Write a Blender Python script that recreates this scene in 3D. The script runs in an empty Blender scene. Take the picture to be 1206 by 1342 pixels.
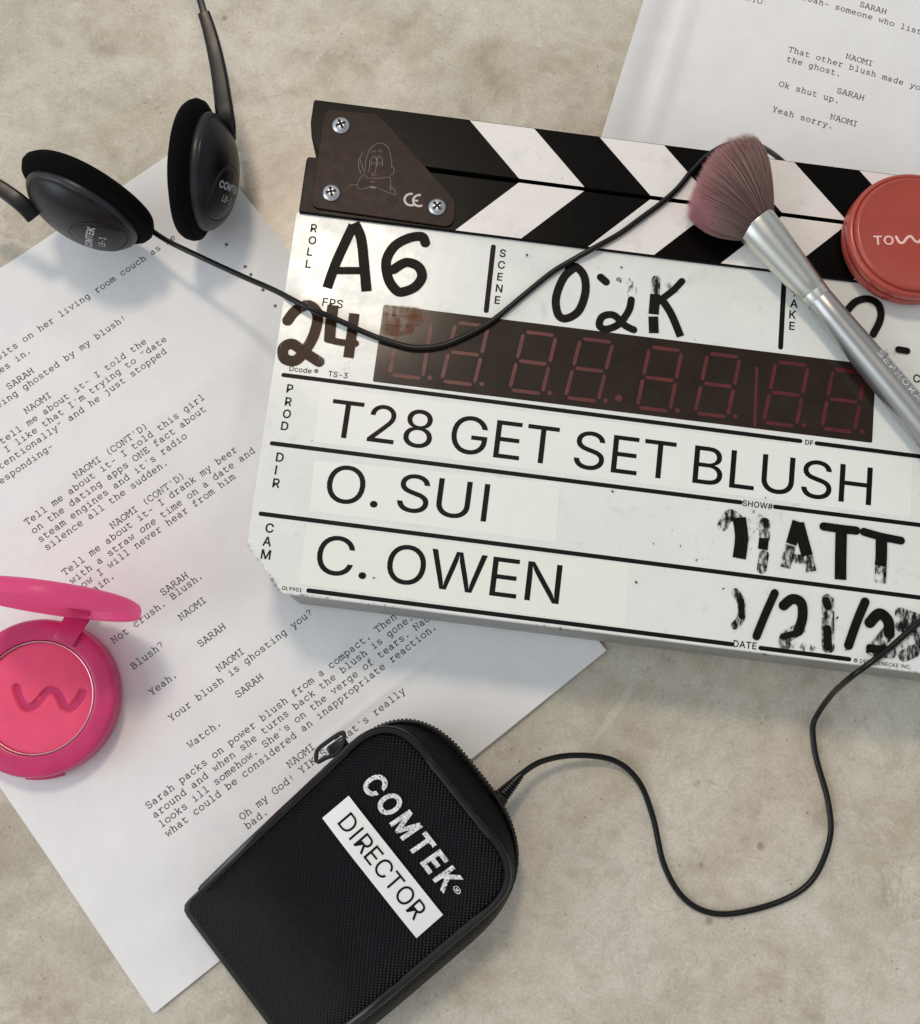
import bpy, bmesh, math, random
from mathutils import Vector, Matrix
random.seed(7)
R = math.radians
scene = bpy.context.scene
COL = scene.collection

# ------------------------------------------------------------------ camera, light, exposure
FOC, TILT, ROLL, CAM_H = 1400.0, 0.1930, 0.1224, 0.4255     # focal length in photo pixels, radians, metres
PW, PH = 1206.0, 1342.0
cr, sr, ct, st = math.cos(ROLL), math.sin(ROLL), math.cos(TILT), math.sin(TILT)
cam_d = bpy.data.cameras.new('camera')
cam_d.sensor_fit = 'HORIZONTAL'; cam_d.sensor_width = 36; cam_d.lens = 36 * FOC / PW
cam_d.clip_start = .01; cam_d.clip_end = 50
cam = bpy.data.objects.new('camera', cam_d); COL.objects.link(cam); scene.camera = cam
X_, U_, F_ = Vector((1, 0, 0)), Vector((0, ct, st)), Vector((0, st, -ct))
CR = X_ * cr + U_ * sr                      # image right
CU = -X_ * sr + U_ * cr                     # image up
cam.matrix_world = Matrix(((CR.x, CU.x, -F_.x, 0), (CR.y, CU.y, -F_.y, 0), (CR.z, CU.z, -F_.z, CAM_H), (0, 0, 0, 1)))
CAMP = Vector((0, 0, CAM_H))

def ray(px, py):
    return CR * (px - PW / 2) - CU * (py - PH / 2) + F_ * FOC
def P(px, py, z=0.0):
    d = ray(px, py)
    return CAMP + d * ((z - CAM_H) / d.z)
def P2(px, py, z=0.0):
    p = P(px, py, z); return (p.x, p.y)

world = bpy.data.worlds.new('World'); scene.world = world; world.use_nodes = True
bg = world.node_tree.nodes['Background']
# the room: pale walls with windows to the left, a dimmer patch straight overhead where the photographer leans in
wt = world.node_tree; wc = wt.nodes.new('ShaderNodeTexCoord'); wx = wt.nodes.new('ShaderNodeSeparateXYZ'); wt.links.new(wc.outputs['Generated'], wx.inputs[0])
wr_ = wt.nodes.new('ShaderNodeValToRGB'); wt.links.new(wx.outputs[2], wr_.inputs[0])
for e_, (p_, c_) in zip([wr_.color_ramp.elements[0], wr_.color_ramp.elements[1]] + [wr_.color_ramp.elements.new(.5) for _ in range(3)], [(0, .36), (1, .10), (.40, .84), (.70, .76), (.90, .20)]):
    e_.position = p_; e_.color = (c_ * .925, c_ * .965, c_, 1)
wm = wt.nodes.new('ShaderNodeMath'); wm.operation = 'MULTIPLY_ADD'; wt.links.new(wx.outputs[0], wm.inputs[0]); wm.inputs[1].default_value = -.25; wm.inputs[2].default_value = .82
wt.links.new(wr_.outputs[0], bg.inputs[0]); wt.links.new(wm.outputs[0], bg.inputs[1])

def area(name, loc, target, size, power, color, sy=None):
    d = bpy.data.lights.new(name, 'AREA'); d.energy = power; d.color = color; d.size = size
    if sy: d.shape = 'RECTANGLE'; d.size_y = sy
    o = bpy.data.objects.new(name, d); COL.objects.link(o); o.location = loc
    o.rotation_euler = (Vector(target) - Vector(loc)).to_track_quat('-Z', 'Y').to_euler()
    return o
area('window_light', (-1.5, -.45, .95), (0, 0, 0), 1.1, 10.5, (.84, .93, 1.0))
# the lamp whose warm glow the slate and the stone mirror near the hinge plate
rr = ray(440, 345); rr = Vector((rr.x, rr.y, -rr.z)).normalized()
area('warm_lamp', P(440, 345, .045) + rr * 1.7, (0, 0, 0), .24, 8.8, (1, .83, .66))
scene.view_settings.view_transform = 'Standard'; scene.view_settings.look = 'None'
scene.view_settings.exposure = 0; scene.view_settings.gamma = 1
scene.view_settings.use_curve_mapping = False

# ------------------------------------------------------------------ materials
def lin(r, g, b):
    f = lambda c: (c / 255) / 12.92 if c / 255 <= .04045 else ((c / 255 + .055) / 1.055) ** 2.4
    return (f(r), f(g), f(b), 1)
class NT:
    def __init__(s, name):
        s.m = bpy.data.materials.new(name); s.m.use_nodes = True; s.t = s.m.node_tree
        s.b = s.t.nodes['Principled BSDF']; s.out = s.t.nodes['Material Output']
    def n(s, kind, **kw):
        o = s.t.nodes.new(kind)
        for k, v in kw.items():
            if isinstance(k, str) and k.startswith('i_'): o.inputs[k[2:].replace('_', ' ')].default_value = v
            else: setattr(o, k, v)
        return o
    def l(s, a, b): s.t.links.new(a, b)
    def coord(s): return s.n('ShaderNodeTexCoord').outputs['Object']
    def noise(s, scale, detail=4, rough=.5, dist=0, vec=None):
        o = s.n('ShaderNodeTexNoise'); o.inputs['Scale'].default_value = scale; o.inputs['Detail'].default_value = detail
        o.inputs['Roughness'].default_value = rough; o.inputs['Distortion'].default_value = dist
        s.l(vec or s.coord(), o.inputs['Vector']); return o.outputs['Fac']
    def ramp(s, fac, stops, interp='LINEAR'):
        o = s.n('ShaderNodeValToRGB'); o.color_ramp.interpolation = interp
        el = o.color_ramp.elements
        while len(el) < len(stops): el.new(.5)
        for e, (p, c) in zip(el, stops): e.position = p; e.color = c if len(c) == 4 else (*c, 1)
        s.l(fac, o.inputs[0]); return o.outputs[0]
    def mix(s, fac, a, b, mode='MIX'):
        o = s.n('ShaderNodeMix', data_type='RGBA', blend_type=mode)
        for inp, v in ((o.inputs[0], fac), (o.inputs[6], a), (o.inputs[7], b)):
            if hasattr(v, 'links'): s.l(v, inp)
            else: inp.default_value = v
        return o.outputs[2]
    def math(s, op, a, b=0.0, c=0.0):
        o = s.n('ShaderNodeMath', operation=op)
        for inp, v in zip(o.inputs, (a, b, c)):
            if hasattr(v, 'links'): s.l(v, inp)
            else: inp.default_value = v
        return o.outputs[0]
    def bump(s, h, strength, dist):
        o = s.n('ShaderNodeBump'); o.inputs['Strength'].default_value = strength; o.inputs['Distance'].default_value = dist
        s.l(h, o.inputs['Height']); s.l(o.outputs[0], s.b.inputs['Normal']); return o
    def set(s, **kw):
        for k, v in kw.items():
            i = s.b.inputs[k.replace('_', ' ')]
            if hasattr(v, 'links'): s.l(v, i)
            else: i.default_value = v
        return s
def plain(name, col, rough, metal=0, var=.10, scale=120, bump=0, bscale=900, **kw):
    """a surface with slight tone and gloss variation and an optional fine grain"""
    m = NT(name)
    f = m.noise(scale, 5, .6)
    dark = tuple(c * (1 - var) for c in col[:3]) + (1,); lite = tuple(min(1, c * (1 + var)) for c in col[:3]) + (1,)
    m.set(Base_Color=m.ramp(f, [(.3, dark), (.7, lite)]), Metallic=metal)
    g = m.noise(scale * 1.7, 4, .6)
    m.set(Roughness=m.math('MULTIPLY_ADD', g, rough * .5, rough * .75))
    if bump: m.bump(m.noise(bscale, 3, .6), 1, bump)
    for k, v in kw.items(): m.set(**{k: v})
    return m.m

def mat_table():
    m = NT('pale_stone_laminate')
    big = m.noise(8, 7, .66, .25); mid = m.noise(30, 9, .76, .25); fine = m.noise(120, 7, .74, .5); grain = m.noise(900, 3, .6); hue = m.noise(11, 5, .6, .2)
    c = m.ramp(big, [(.33, lin(186, 175, 155)), (.46, lin(207, 199, 182)), (.55, lin(221, 216, 203)), (.68, lin(200, 189, 169))])
    c = m.mix(m.ramp(hue, [(.36, (.45,) * 3), (.50, (0,) * 3)]), c, lin(194, 195, 181))
    c = m.mix(m.ramp(hue, [(.51, (0,) * 3), (.66, (.42,) * 3)]), c, lin(206, 190, 174))
    c = m.mix(m.ramp(mid, [(.34, (.45,) * 3), (.47, (0,) * 3)]), c, lin(160, 145, 125))
    c = m.mix(m.ramp(mid, [(.53, (0,) * 3), (.66, (.75,) * 3)]), c, lin(226, 220, 206))
    c = m.mix(m.math('MULTIPLY', m.ramp(fine, [(.32, (1,) * 3), (.55, (0,) * 3)]), .26), c, lin(138, 124, 106))
    # pale veins where a warped noise crosses its middle value
    v = m.math('ABSOLUTE', m.math('SUBTRACT', m.noise(10, 5, .55, .9), .5))
    vm = m.noise(20, 3, .5)
    c = m.mix(m.math('MULTIPLY', m.ramp(v, [(.0, (.75,) * 3), (.016, (0,) * 3)]), m.ramp(vm, [(.45, (0,) * 3), (.65, (1,) * 3)])), c, lin(222, 217, 206))
    v2 = m.math('ABSOLUTE', m.math('SUBTRACT', m.noise(26, 5, .6, 2.2), .5))
    c = m.mix(m.math('MULTIPLY', m.ramp(v2, [(.0, (.25,) * 3), (.02, (0,) * 3)]), m.ramp(m.noise(15, 3, .5), [(.5, (0,) * 3), (.66, (1,) * 3)])), c, lin(128, 114, 96))
    vo = m.n('ShaderNodeTexVoronoi'); vo.inputs['Scale'].default_value = 62; m.l(m.coord(), vo.inputs['Vector'])
    spot = m.math('MULTIPLY', m.ramp(vo.outputs['Distance'], [(.0, (1,) * 3), (.085, (.7,) * 3), (.13, (0,) * 3)]), m.ramp(m.noise(12, 3, .5), [(.53, (0,) * 3), (.64, (.75,) * 3)]))
    c = m.mix(spot, c, lin(112, 97, 80))
    c = m.mix(m.math('MULTIPLY', m.ramp(grain, [(.38, (1,) * 3), (.62, (0,) * 3)]), .20), c, lin(128, 116, 98))
    vp = m.n('ShaderNodeTexVoronoi'); vp.inputs['Scale'].default_value = 260; m.l(m.coord(), vp.inputs['Vector'])
    c = m.mix(m.math('MULTIPLY', m.ramp(vp.outputs['Distance'], [(.08, (.55,) * 3), (.16, (0,) * 3)]), m.ramp(m.noise(40, 4, .6), [(.50, (0,) * 3), (.62, (1,) * 3)])), c, lin(104, 92, 76))
    m.set(Base_Color=c, Roughness=m.math('MULTIPLY_ADD', mid, .24, .14), IOR=1.5)
    m.bump(m.math('ADD', m.math('MULTIPLY', mid, 1.0), m.math('MULTIPLY', fine, .3)), .25, .0003)
    return m.m
def mat_paper():
    m = NT('copy_paper')
    c = m.ramp(m.noise(60, 5, .6), [(.3, lin(234, 234, 235)), (.7, lin(240, 240, 240))])
    m.set(Base_Color=c, Roughness=.75)
    m.bump(m.math('ADD', m.noise(46, 4, .55), m.math('MULTIPLY', m.noise(1500, 3, .6), .04)), .40, .0016)
    return m.m
def mat_face(name='worn_white_acrylic', lo=lin(227, 230, 226), hi=lin(236, 238, 234)):
    m = NT(name)
    c = m.ramp(m.noise(40, 6, .65), [(.3, lo), (.7, hi)])
    # grey scuffs and stray marker specks left by wiping
    sc = m.ramp(m.noise(95, 8, .75, .3), [(.56, (0,) * 3), (.78, (.42,) * 3)])
    c = m.mix(sc, c, lin(150, 152, 150))
    vo = m.n('ShaderNodeTexVoronoi'); vo.inputs['Scale'].default_value = 210; m.l(m.coord(), vo.inputs['Vector'])
    sp = m.math('MULTIPLY', m.ramp(vo.outputs['Distance'], [(.0, (1,) * 3), (.10, (0,) * 3)]), m.ramp(m.noise(70, 3, .5), [(.60, (0,) * 3), (.68, (.9,) * 3)]))
    c = m.mix(sp, c, lin(60, 58, 56))
    m.set(Base_Color=c, Roughness=m.ramp(m.noise(70, 6, .7), [(.3, (.10,) * 3), (.75, (.36,) * 3)]))
    m.b.inputs['Specular IOR Level'].default_value = .28
    m.bump(m.noise(160, 5, .6), .25, .0002)
    return m.m
def mat_marker(name, col, lo, hi, rough=.35, scale=300, stretch=(1, 1, 1)):
    """dry-wipe ink: coverage broken up by noise between lo and hi"""
    m = NT(name)
    mp = m.n('ShaderNodeMapping'); mp.inputs['Scale'].default_value = stretch; mp.inputs['Rotation'].default_value = (0, 0, .5)
    m.l(m.coord(), mp.inputs['Vector'])
    a = m.ramp(m.noise(scale, 7, .72, .2, mp.outputs[0]), [(lo, (0,) * 3), (hi, (1,) * 3)])
    f = m.noise(420, 5, .6, 0, mp.outputs[0])
    m.set(Base_Color=m.ramp(f, [(.35, col), (.7, tuple(c * 1.6 + .002 for c in col[:3]) + (1,))]), Roughness=rough, Alpha=a)
    m.b.inputs['Specular IOR Level'].default_value = .12
    return m.m
def mat_weave(name, pitch, col, hi, rough=.45, depth=.0003):
    m = NT(name)
    sx = m.n('ShaderNodeSeparateXYZ'); m.l(m.n('ShaderNodeUVMap').outputs[0], sx.inputs[0])
    u = m.math('MULTIPLY', m.math('ADD', sx.outputs[0], sx.outputs[1]), 2 * math.pi / pitch); v = m.math('MULTIPLY', m.math('SUBTRACT', sx.outputs[0], sx.outputs[1]), 2 * math.pi / (pitch * .8))
    w = m.math('MULTIPLY', m.math('SINE', u), m.math('SINE', v))
    h = m.math('ABSOLUTE', w)
    nz = m.noise(700, 4, .7)
    m.set(Base_Color=m.mix(m.math('MULTIPLY', h, nz), col, hi), Roughness=rough)
    m.b.inputs['Specular IOR Level'].default_value = .28
    m.bump(m.math('ADD', h, m.math('MULTIPLY', nz, .4)), 1, depth)
    return m.m
def mat_vcol(name, rough):
    m = NT(name)
    a = m.n('ShaderNodeVertexColor', layer_name='tint')
    m.set(Base_Color=a.outputs[0], Roughness=rough); m.b.inputs['Specular IOR Level'].default_value = .25
    return m.m
def mat_translucent(name, col, rough=.35, amount=.45, var=.05, through=None):
    m = NT(name)
    c = m.ramp(m.noise(60, 4, .5), [(.3, tuple(x * (1 - var) for x in col[:3]) + (1,)), (.7, col)])
    m.set(Base_Color=c, Roughness=rough)
    t = m.n('ShaderNodeBsdfTranslucent'); (m.l(c, t.inputs[0]) if not through else setattr(t.inputs[0], 'default_value', through))
    x = m.n('ShaderNodeMixShader'); x.inputs[0].default_value = amount
    m.l(m.b.outputs[0], x.inputs[1]); m.l(t.outputs[0], x.inputs[2]); m.l(x.outputs[0], m.out.inputs[0])
    return m.m
def mat_brushed(name, col, rough, axis=(1, 1, 1), scale=300, metal=1.0, dirt=.0):
    m = NT(name)
    mp = m.n('ShaderNodeMapping'); mp.inputs['Scale'].default_value = axis; m.l(m.coord(), mp.inputs['Vector'])
    f = m.noise(scale, 5, .65, 0, mp.outputs[0])
    c = m.ramp(f, [(.3, tuple(x * .82 for x in col[:3]) + (1,)), (.7, col)])
    if dirt: c = m.mix(m.math('MULTIPLY', m.ramp(m.noise(120, 6, .7), [(.5, (0,) * 3), (.7, (1,) * 3)]), dirt), c, lin(70, 62, 52))
    m.set(Base_Color=c, Metallic=metal, Roughness=m.math('MULTIPLY_ADD', f, .25, rough - .1))
    m.bump(f, .3, .0001)
    return m.m

M = dict(
    table=mat_table(), paper=mat_paper(), toner=plain('black_toner', lin(30, 29, 32), .6),
    face=mat_face(), ink=plain('printed_black', lin(13, 13, 14), .45, Specular_IOR_Level=.15), tape=plain('label_tape', lin(238, 240, 235), .3, var=.015, Specular_IOR_Level=.3),
    tape_yellow=plain('label_tape_yellowed', lin(237, 239, 230), .3, var=.015, Specular_IOR_Level=.3),
    stick_black=plain('black_stick_laminate', lin(8, 7, 6), .30, bump=.00001, bscale=1400, Specular_IOR_Level=.08),
    stick_white=mat_face('white_stick_laminate', lin(234, 229, 225), lin(241, 237, 233)),
    plate=plain('dark_bronze_plate', lin(40, 26, 21), .36, bump=.00002, bscale=1800, Specular_IOR_Level=.12),
    scratch=plain('pale_engraving', lin(124, 112, 102), .6), ce=plain('ce_print', lin(196, 190, 184), .5),
    steel=mat_brushed('screw_steel', lin(205, 208, 212), .28), dark=plain('recess_black', lin(8, 8, 8), .6),
    alu=mat_brushed('case_aluminium', lin(160, 160, 155), .42, (.06, 1, 1), 700, .35, .3),
    lens=plain('smoked_display', lin(46, 37, 31), .17, var=.25, scale=60, Specular_IOR_Level=.22), seg=plain('unlit_red_segment', lin(86, 17, 20), .4, var=.35, scale=200),
    marker=mat_marker('black_marker', lin(14, 12, 10), .12, .22, .5), smudge=mat_marker('smudged_black_marker', lin(20, 18, 17), .42, .56, .4, 330, (1.6, .6, 1)),
    faint=mat_marker('faint_black_marker', lin(28, 26, 25), .52, .66, .45, 420, (1.5, .7, 1)),
    amber=mat_marker('painted_amber_sheen', lin(100, 56, 24), .42, .72, .35, 120, (2, .7, 1)),  # warm lamp reflection put into a colour
    brown=mat_marker('brown_sheen_marker', lin(44, 26, 11), .20, .46, .35, 150, (3, .5, 1)),  # marker ink with the lamp's warm sheen painted into its brown
    cable=plain('black_cable_rubber', lin(9, 9, 10), .32, Specular_IOR_Level=.35), shell=plain('charcoal_plastic', lin(11, 12, 17), .36, bump=.00002, bscale=2500, Specular_IOR_Level=.36),
    grey_shell=plain('grey_plastic_rim', lin(30, 31, 37), .4), foam=plain('black_foam', lin(4, 4, 5), 1.0, var=.8, scale=1300, bump=.0008, bscale=1900, Specular_IOR_Level=.15),
    print_grey=plain('grey_print', lin(176, 178, 184), .5), band=plain('black_band_plastic', lin(16, 17, 19), .34, Specular_IOR_Level=.4),
    weave=mat_weave('black_nylon_weave', .0036, lin(2, 2, 3), lin(30, 32, 42), .36, .0006), gusset=mat_weave('gusset_nylon', .0030, lin(3, 3, 4), lin(18, 18, 23), .5),
    piping=plain('black_vinyl_piping', lin(9, 9, 11), .25, Specular_IOR_Level=.5), zipper=plain('black_zipper', lin(11, 11, 12), .4, Specular_IOR_Level=.4),
    sticker=plain('white_sticker', lin(240, 240, 240), .4, var=.02),
    logo=mat_marker('worn_white_print', lin(206, 206, 206), .40, .47, .5, 1300),
    pink=plain('pink_compact_plastic', lin(200, 50, 108), .33), powder=plain('pink_powder', lin(238, 86, 124), .9, var=.06, bump=.00012, bscale=2600),
    pan=mat_brushed('pan_rim', lin(236, 170, 180), .3), lid_pink=mat_translucent('translucent_pink_lid', lin(255, 100, 172), .3, .72, .03, lin(255, 172, 206)),
    red=mat_translucent('coral_red_plastic', lin(196, 88, 78), .18, .3), red_lid=plain('coral_red_lid', lin(170, 72, 60), .26, var=.05), red_print=plain('pale_pink_print', lin(244, 200, 194), .5),
    ferrule=plain('satin_ferrule', lin(214, 215, 208), .34, 1.0, .03, 500), handle=plain('silver_lacquer', lin(172, 172, 171), .34, .85, .07, 2500),
    emboss=plain('pale_foil', lin(222, 222, 224), .4), hair=mat_vcol('brush_hair', .6),
)

# ------------------------------------------------------------------ geometry helpers
class MB:
    def __init__(s): s.v = []; s.f = []; s.uv = None; s.col = None
    def add(s, vs, fs):
        b = len(s.v); s.v += [tuple(v) for v in vs]; s.f += [tuple(i + b for i in f) for f in fs]; return b
    def grid(s, rows, closed=False, cap0=False, cap1=False):
        """rows: list of equally long rings"""
        n = len(rows[0]); fs = []
        for i in range(len(rows) - 1):
            for j in range(n if closed else n - 1):
                k = (j + 1) % n
                fs.append((i * n + j, i * n + k, (i + 1) * n + k, (i + 1) * n + j))
        if cap0: fs.append(tuple(reversed(range(n))))
        if cap1: fs.append(tuple(range((len(rows) - 1) * n, len(rows) * n)))
        return s.add([p for r in rows for p in r], fs)
def root_of(o):
    while o.parent: o = o.parent
    return o
def build(name, mb, mat, parent=None, smooth=True, angle=40, weld=False):
    me = bpy.data.meshes.new(name)
    off = Vector(root_of(parent).location) if parent else Vector((0, 0, 0))
    me.from_pydata([Vector(v) - off for v in mb.v], [], mb.f); me.update()
    if weld:
        bm = bmesh.new(); bm.from_mesh(me); bmesh.ops.remove_doubles(bm, verts=bm.verts, dist=1e-6); bm.to_mesh(me); bm.free()
    bm = bmesh.new(); bm.from_mesh(me); bmesh.ops.recalc_face_normals(bm, faces=bm.faces) if smooth else None
    bm.to_mesh(me); bm.free()
    for p in me.polygons: p.use_smooth = smooth
    if smooth:
        try: me.set_sharp_from_angle(angle=R(angle))
        except Exception: pass
        big = {k for p in me.polygons if len(p.vertices) > 6 for k in p.edge_keys}      # keep large flat faces flat
        if big:
            at = me.attributes.get('sharp_edge') or me.attributes.new('sharp_edge', 'BOOLEAN', 'EDGE')
            for e in me.edges:
                if e.key in big: at.data[e.index].value = True
    if mb.uv:
        uv = me.uv_layers.new(name='UVMap')
        for lp in me.loops: uv.data[lp.index].uv = mb.uv[lp.vertex_index]
    if mb.col:
        ca = me.color_attributes.new('tint', 'FLOAT_COLOR', 'POINT')
        for i, c in enumerate(mb.col): ca.data[i].color = c
    me.materials.append(mat)
    o = bpy.data.objects.new(name, me); COL.objects.link(o)
    if parent: o.parent = parent
    return o
def thing(name, label, cat, loc, group=None):
    o = bpy.data.objects.new(name, None); COL.objects.link(o); o.location = loc; o.empty_display_size = .01
    tag(o, label, cat, group); return o
def tag(o, label=None, cat=None, group=None, kind=None):
    for k, v in (('label', label), ('category', cat), ('group', group), ('kind', kind)):
        if v: o[k] = v
    return o
def catmull(pts, k=8, closed=False):
    pts = [tuple(p) for p in pts]; n = len(pts); out = []
    if n < 3: return pts
    rng = range(n if closed else n - 1)
    for i in rng:
        g = lambda j: pts[j % n] if closed else pts[max(0, min(n - 1, j))]
        a, b, c, d = g(i - 1), g(i), g(i + 1), g(i + 2)
        for s in range(k):
            t = s / k
            out.append(tuple(.5 * (2 * q + (r - p) * t + (2 * p - 5 * q + 4 * r - w) * t * t + (3 * q - p - 3 * r + w) * t ** 3) for p, q, r, w in zip(a, b, c, d)))
    if not closed: out.append(pts[-1])
    return out
def ribbon(mb, pts, w, z, closed=False, roundcap=False, widths=None, dz=0.0, zf=None):
    """flat stroke of full width w through 2-D points, laid at height z (or zf(x, y))"""
    pts = [p for i, p in enumerate(pts) if i == 0 or (p[0] - pts[i - 1][0]) ** 2 + (p[1] - pts[i - 1][1]) ** 2 > 1e-14]
    if closed and len(pts) > 1 and math.dist(pts[0][:2], pts[-1][:2]) < 1e-9: pts.pop()
    n = len(pts)
    if n < 2: return
    ws = list(widths) if widths else [w] * n
    if roundcap and not closed:
        h0, h1 = ws[0] / 2, ws[-1] / 2
        def cap(p, q, h):
            d = Vector((p[0] - q[0], p[1] - q[1])); d.normalize()
            return [((p[0] + d.x * h * s, p[1] + d.y * h * s), 2 * h * math.sqrt(max(0.0004, 1 - s * s))) for s in (.35, .65, .87, .97, 1.0)]
        a = cap(pts[0], pts[1], h0); b = cap(pts[-1], pts[-2], h1)
        ws = [x[1] for x in reversed(a)] + ws + [x[1] for x in b]
        pts = [x[0] for x in reversed(a)] + [p[:2] for p in pts] + [x[0] for x in b]; n = len(pts)
    L = []; Rr = []
    for i in range(n):
        p = pts[i]
        a = pts[i - 1] if (i or closed) else None; b = pts[(i + 1) % n] if (i < n - 1 or closed) else None
        d1 = Vector((p[0] - a[0], p[1] - a[1])).normalized() if a else None
        d2 = Vector((b[0] - p[0], b[1] - p[1])).normalized() if b else None
        d1 = d1 or d2; d2 = d2 or d1
        t = d1 + d2
        if t.length < .3: t = d2.copy()
        t.normalize(); nn = Vector((-t.y, t.x)); k = max(.55, nn.dot(Vector((-d2.y, d2.x))))
        h = ws[i] / 2 / k; zz = z + dz * i / n
        l = (p[0] + nn.x * h, p[1] + nn.y * h); r = (p[0] - nn.x * h, p[1] - nn.y * h)
        L.append((*l, (zf(*l) if zf else 0) + zz)); Rr.append((*r, (zf(*r) if zf else 0) + zz))
    m = n if closed else n - 1
    mb.add([q for lr in zip(Rr, L) for q in lr], [(2 * i, 2 * ((i + 1) % n), 2 * ((i + 1) % n) + 1, 2 * i + 1) for i in range(m)])
def poly(mb, pts, z): mb.add([(p[0], p[1], z) for p in pts], [tuple(range(len(pts)))])
def ccw(pts):
    a = sum(pts[i - 1][0] * pts[i][1] - pts[i][0] * pts[i - 1][1] for i in range(len(pts)))
    return list(pts) if a > 0 else list(reversed(pts))
def inset(pts, d):
    n = len(pts); out = []
    for i in range(n):
        p, a, b = Vector(pts[i][:2]), Vector(pts[i - 1][:2]), Vector(pts[(i + 1) % n][:2])
        d1, d2 = (p - a).normalized(), (b - p).normalized()
        n1, n2 = Vector((-d1.y, d1.x)), Vector((-d2.y, d2.x)); m = (n1 + n2)
        m = m / max(.4, m.dot(m) / 2) if m.length > .1 else n1
        out.append((p.x + m.x * d, p.y + m.y * d))
    return out
def rounded(pts, rad, k=5):
    """round every corner of a 2-D polygon; rad is a number or a list"""
    n = len(pts); out = []
    for i in range(n):
        r = rad[i] if isinstance(rad, (list, tuple)) else rad
        p, a, b = Vector(pts[i]), Vector(pts[i - 1]), Vector(pts[(i + 1) % n])
        if r <= 0: out.append(tuple(p)); continue
        e1, e2 = (a - p), (b - p); r1 = min(r, e1.length * .48, e2.length * .48)
        q0, q1 = p + e1.normalized() * r1, p + e2.normalized() * r1
        for j in range(k + 1):
            t = j / k; out.append(tuple(q0 * (1 - t) ** 2 + p * 2 * t * (1 - t) + q1 * t * t))
    return out
def prism(mb, pts, z0, z1, bev=.0004, bottom=True):
    pts = ccw(pts)
    rows = [[(x, y, z0) for x, y in pts], [(x, y, z1 - bev) for x, y in pts],
            [(x, y, z1 - bev * .3) for x, y in inset(pts, bev * .3)], [(x, y, z1) for x, y in inset(pts, bev)]]
    mb.grid(rows, closed=True, cap0=bottom, cap1=True)
def lathe(mb, prof, Mx=None, n=64, cap0=False, cap1=False, sx=1.0, sy=1.0):
    rows = []
    for r, z in prof:
        rows.append([(Mx @ Vector((r * sx * math.cos(2 * math.pi * j / n), r * sy * math.sin(2 * math.pi * j / n), z))) if Mx else
                     Vector((r * sx * math.cos(2 * math.pi * j / n), r * sy * math.sin(2 * math.pi * j / n), z)) for j in range(n)])
    mb.grid(rows, closed=True, cap0=cap0, cap1=cap1)
def frame(o, xa, za):
    z = Vector(za).normalized(); x = (Vector(xa) - z * Vector(xa).dot(z)).normalized(); y = z.cross(x)
    return Matrix(((x.x, y.x, z.x, o[0]), (x.y, y.y, z.y, o[1]), (x.z, y.z, z.z, o[2]), (0, 0, 0, 1)))
def sweep(mb, pts, prof, up=Vector((0, 0, 1)), scales=None, cap=True, ups=None):
    """prof: closed list of (side, up) offsets"""
    pts = [Vector(p) for p in pts]; n = len(pts); rows = []
    for i in range(n):
        t = (pts[min(n - 1, i + 1)] - pts[max(0, i - 1)]).normalized()
        u0 = ups[i] if ups else up
        s = t.cross(u0).normalized(); u = s.cross(t).normalized(); k = scales[i] if scales else 1
        kx, ky = k if isinstance(k, tuple) else (k, k)
        rows.append([pts[i] + s * a * kx + u * b * ky for a, b in prof])
    mb.grid(rows, closed=True, cap0=cap, cap1=cap)
def circ(r, n=10): return [(r * math.cos(2 * math.pi * j / n), r * math.sin(2 * math.pi * j / n)) for j in range(n)]
def rect_prof(w, h, b): return rounded([(-w / 2, -h / 2), (w / 2, -h / 2), (w / 2, h / 2), (-w / 2, h / 2)], b, 3)

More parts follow.
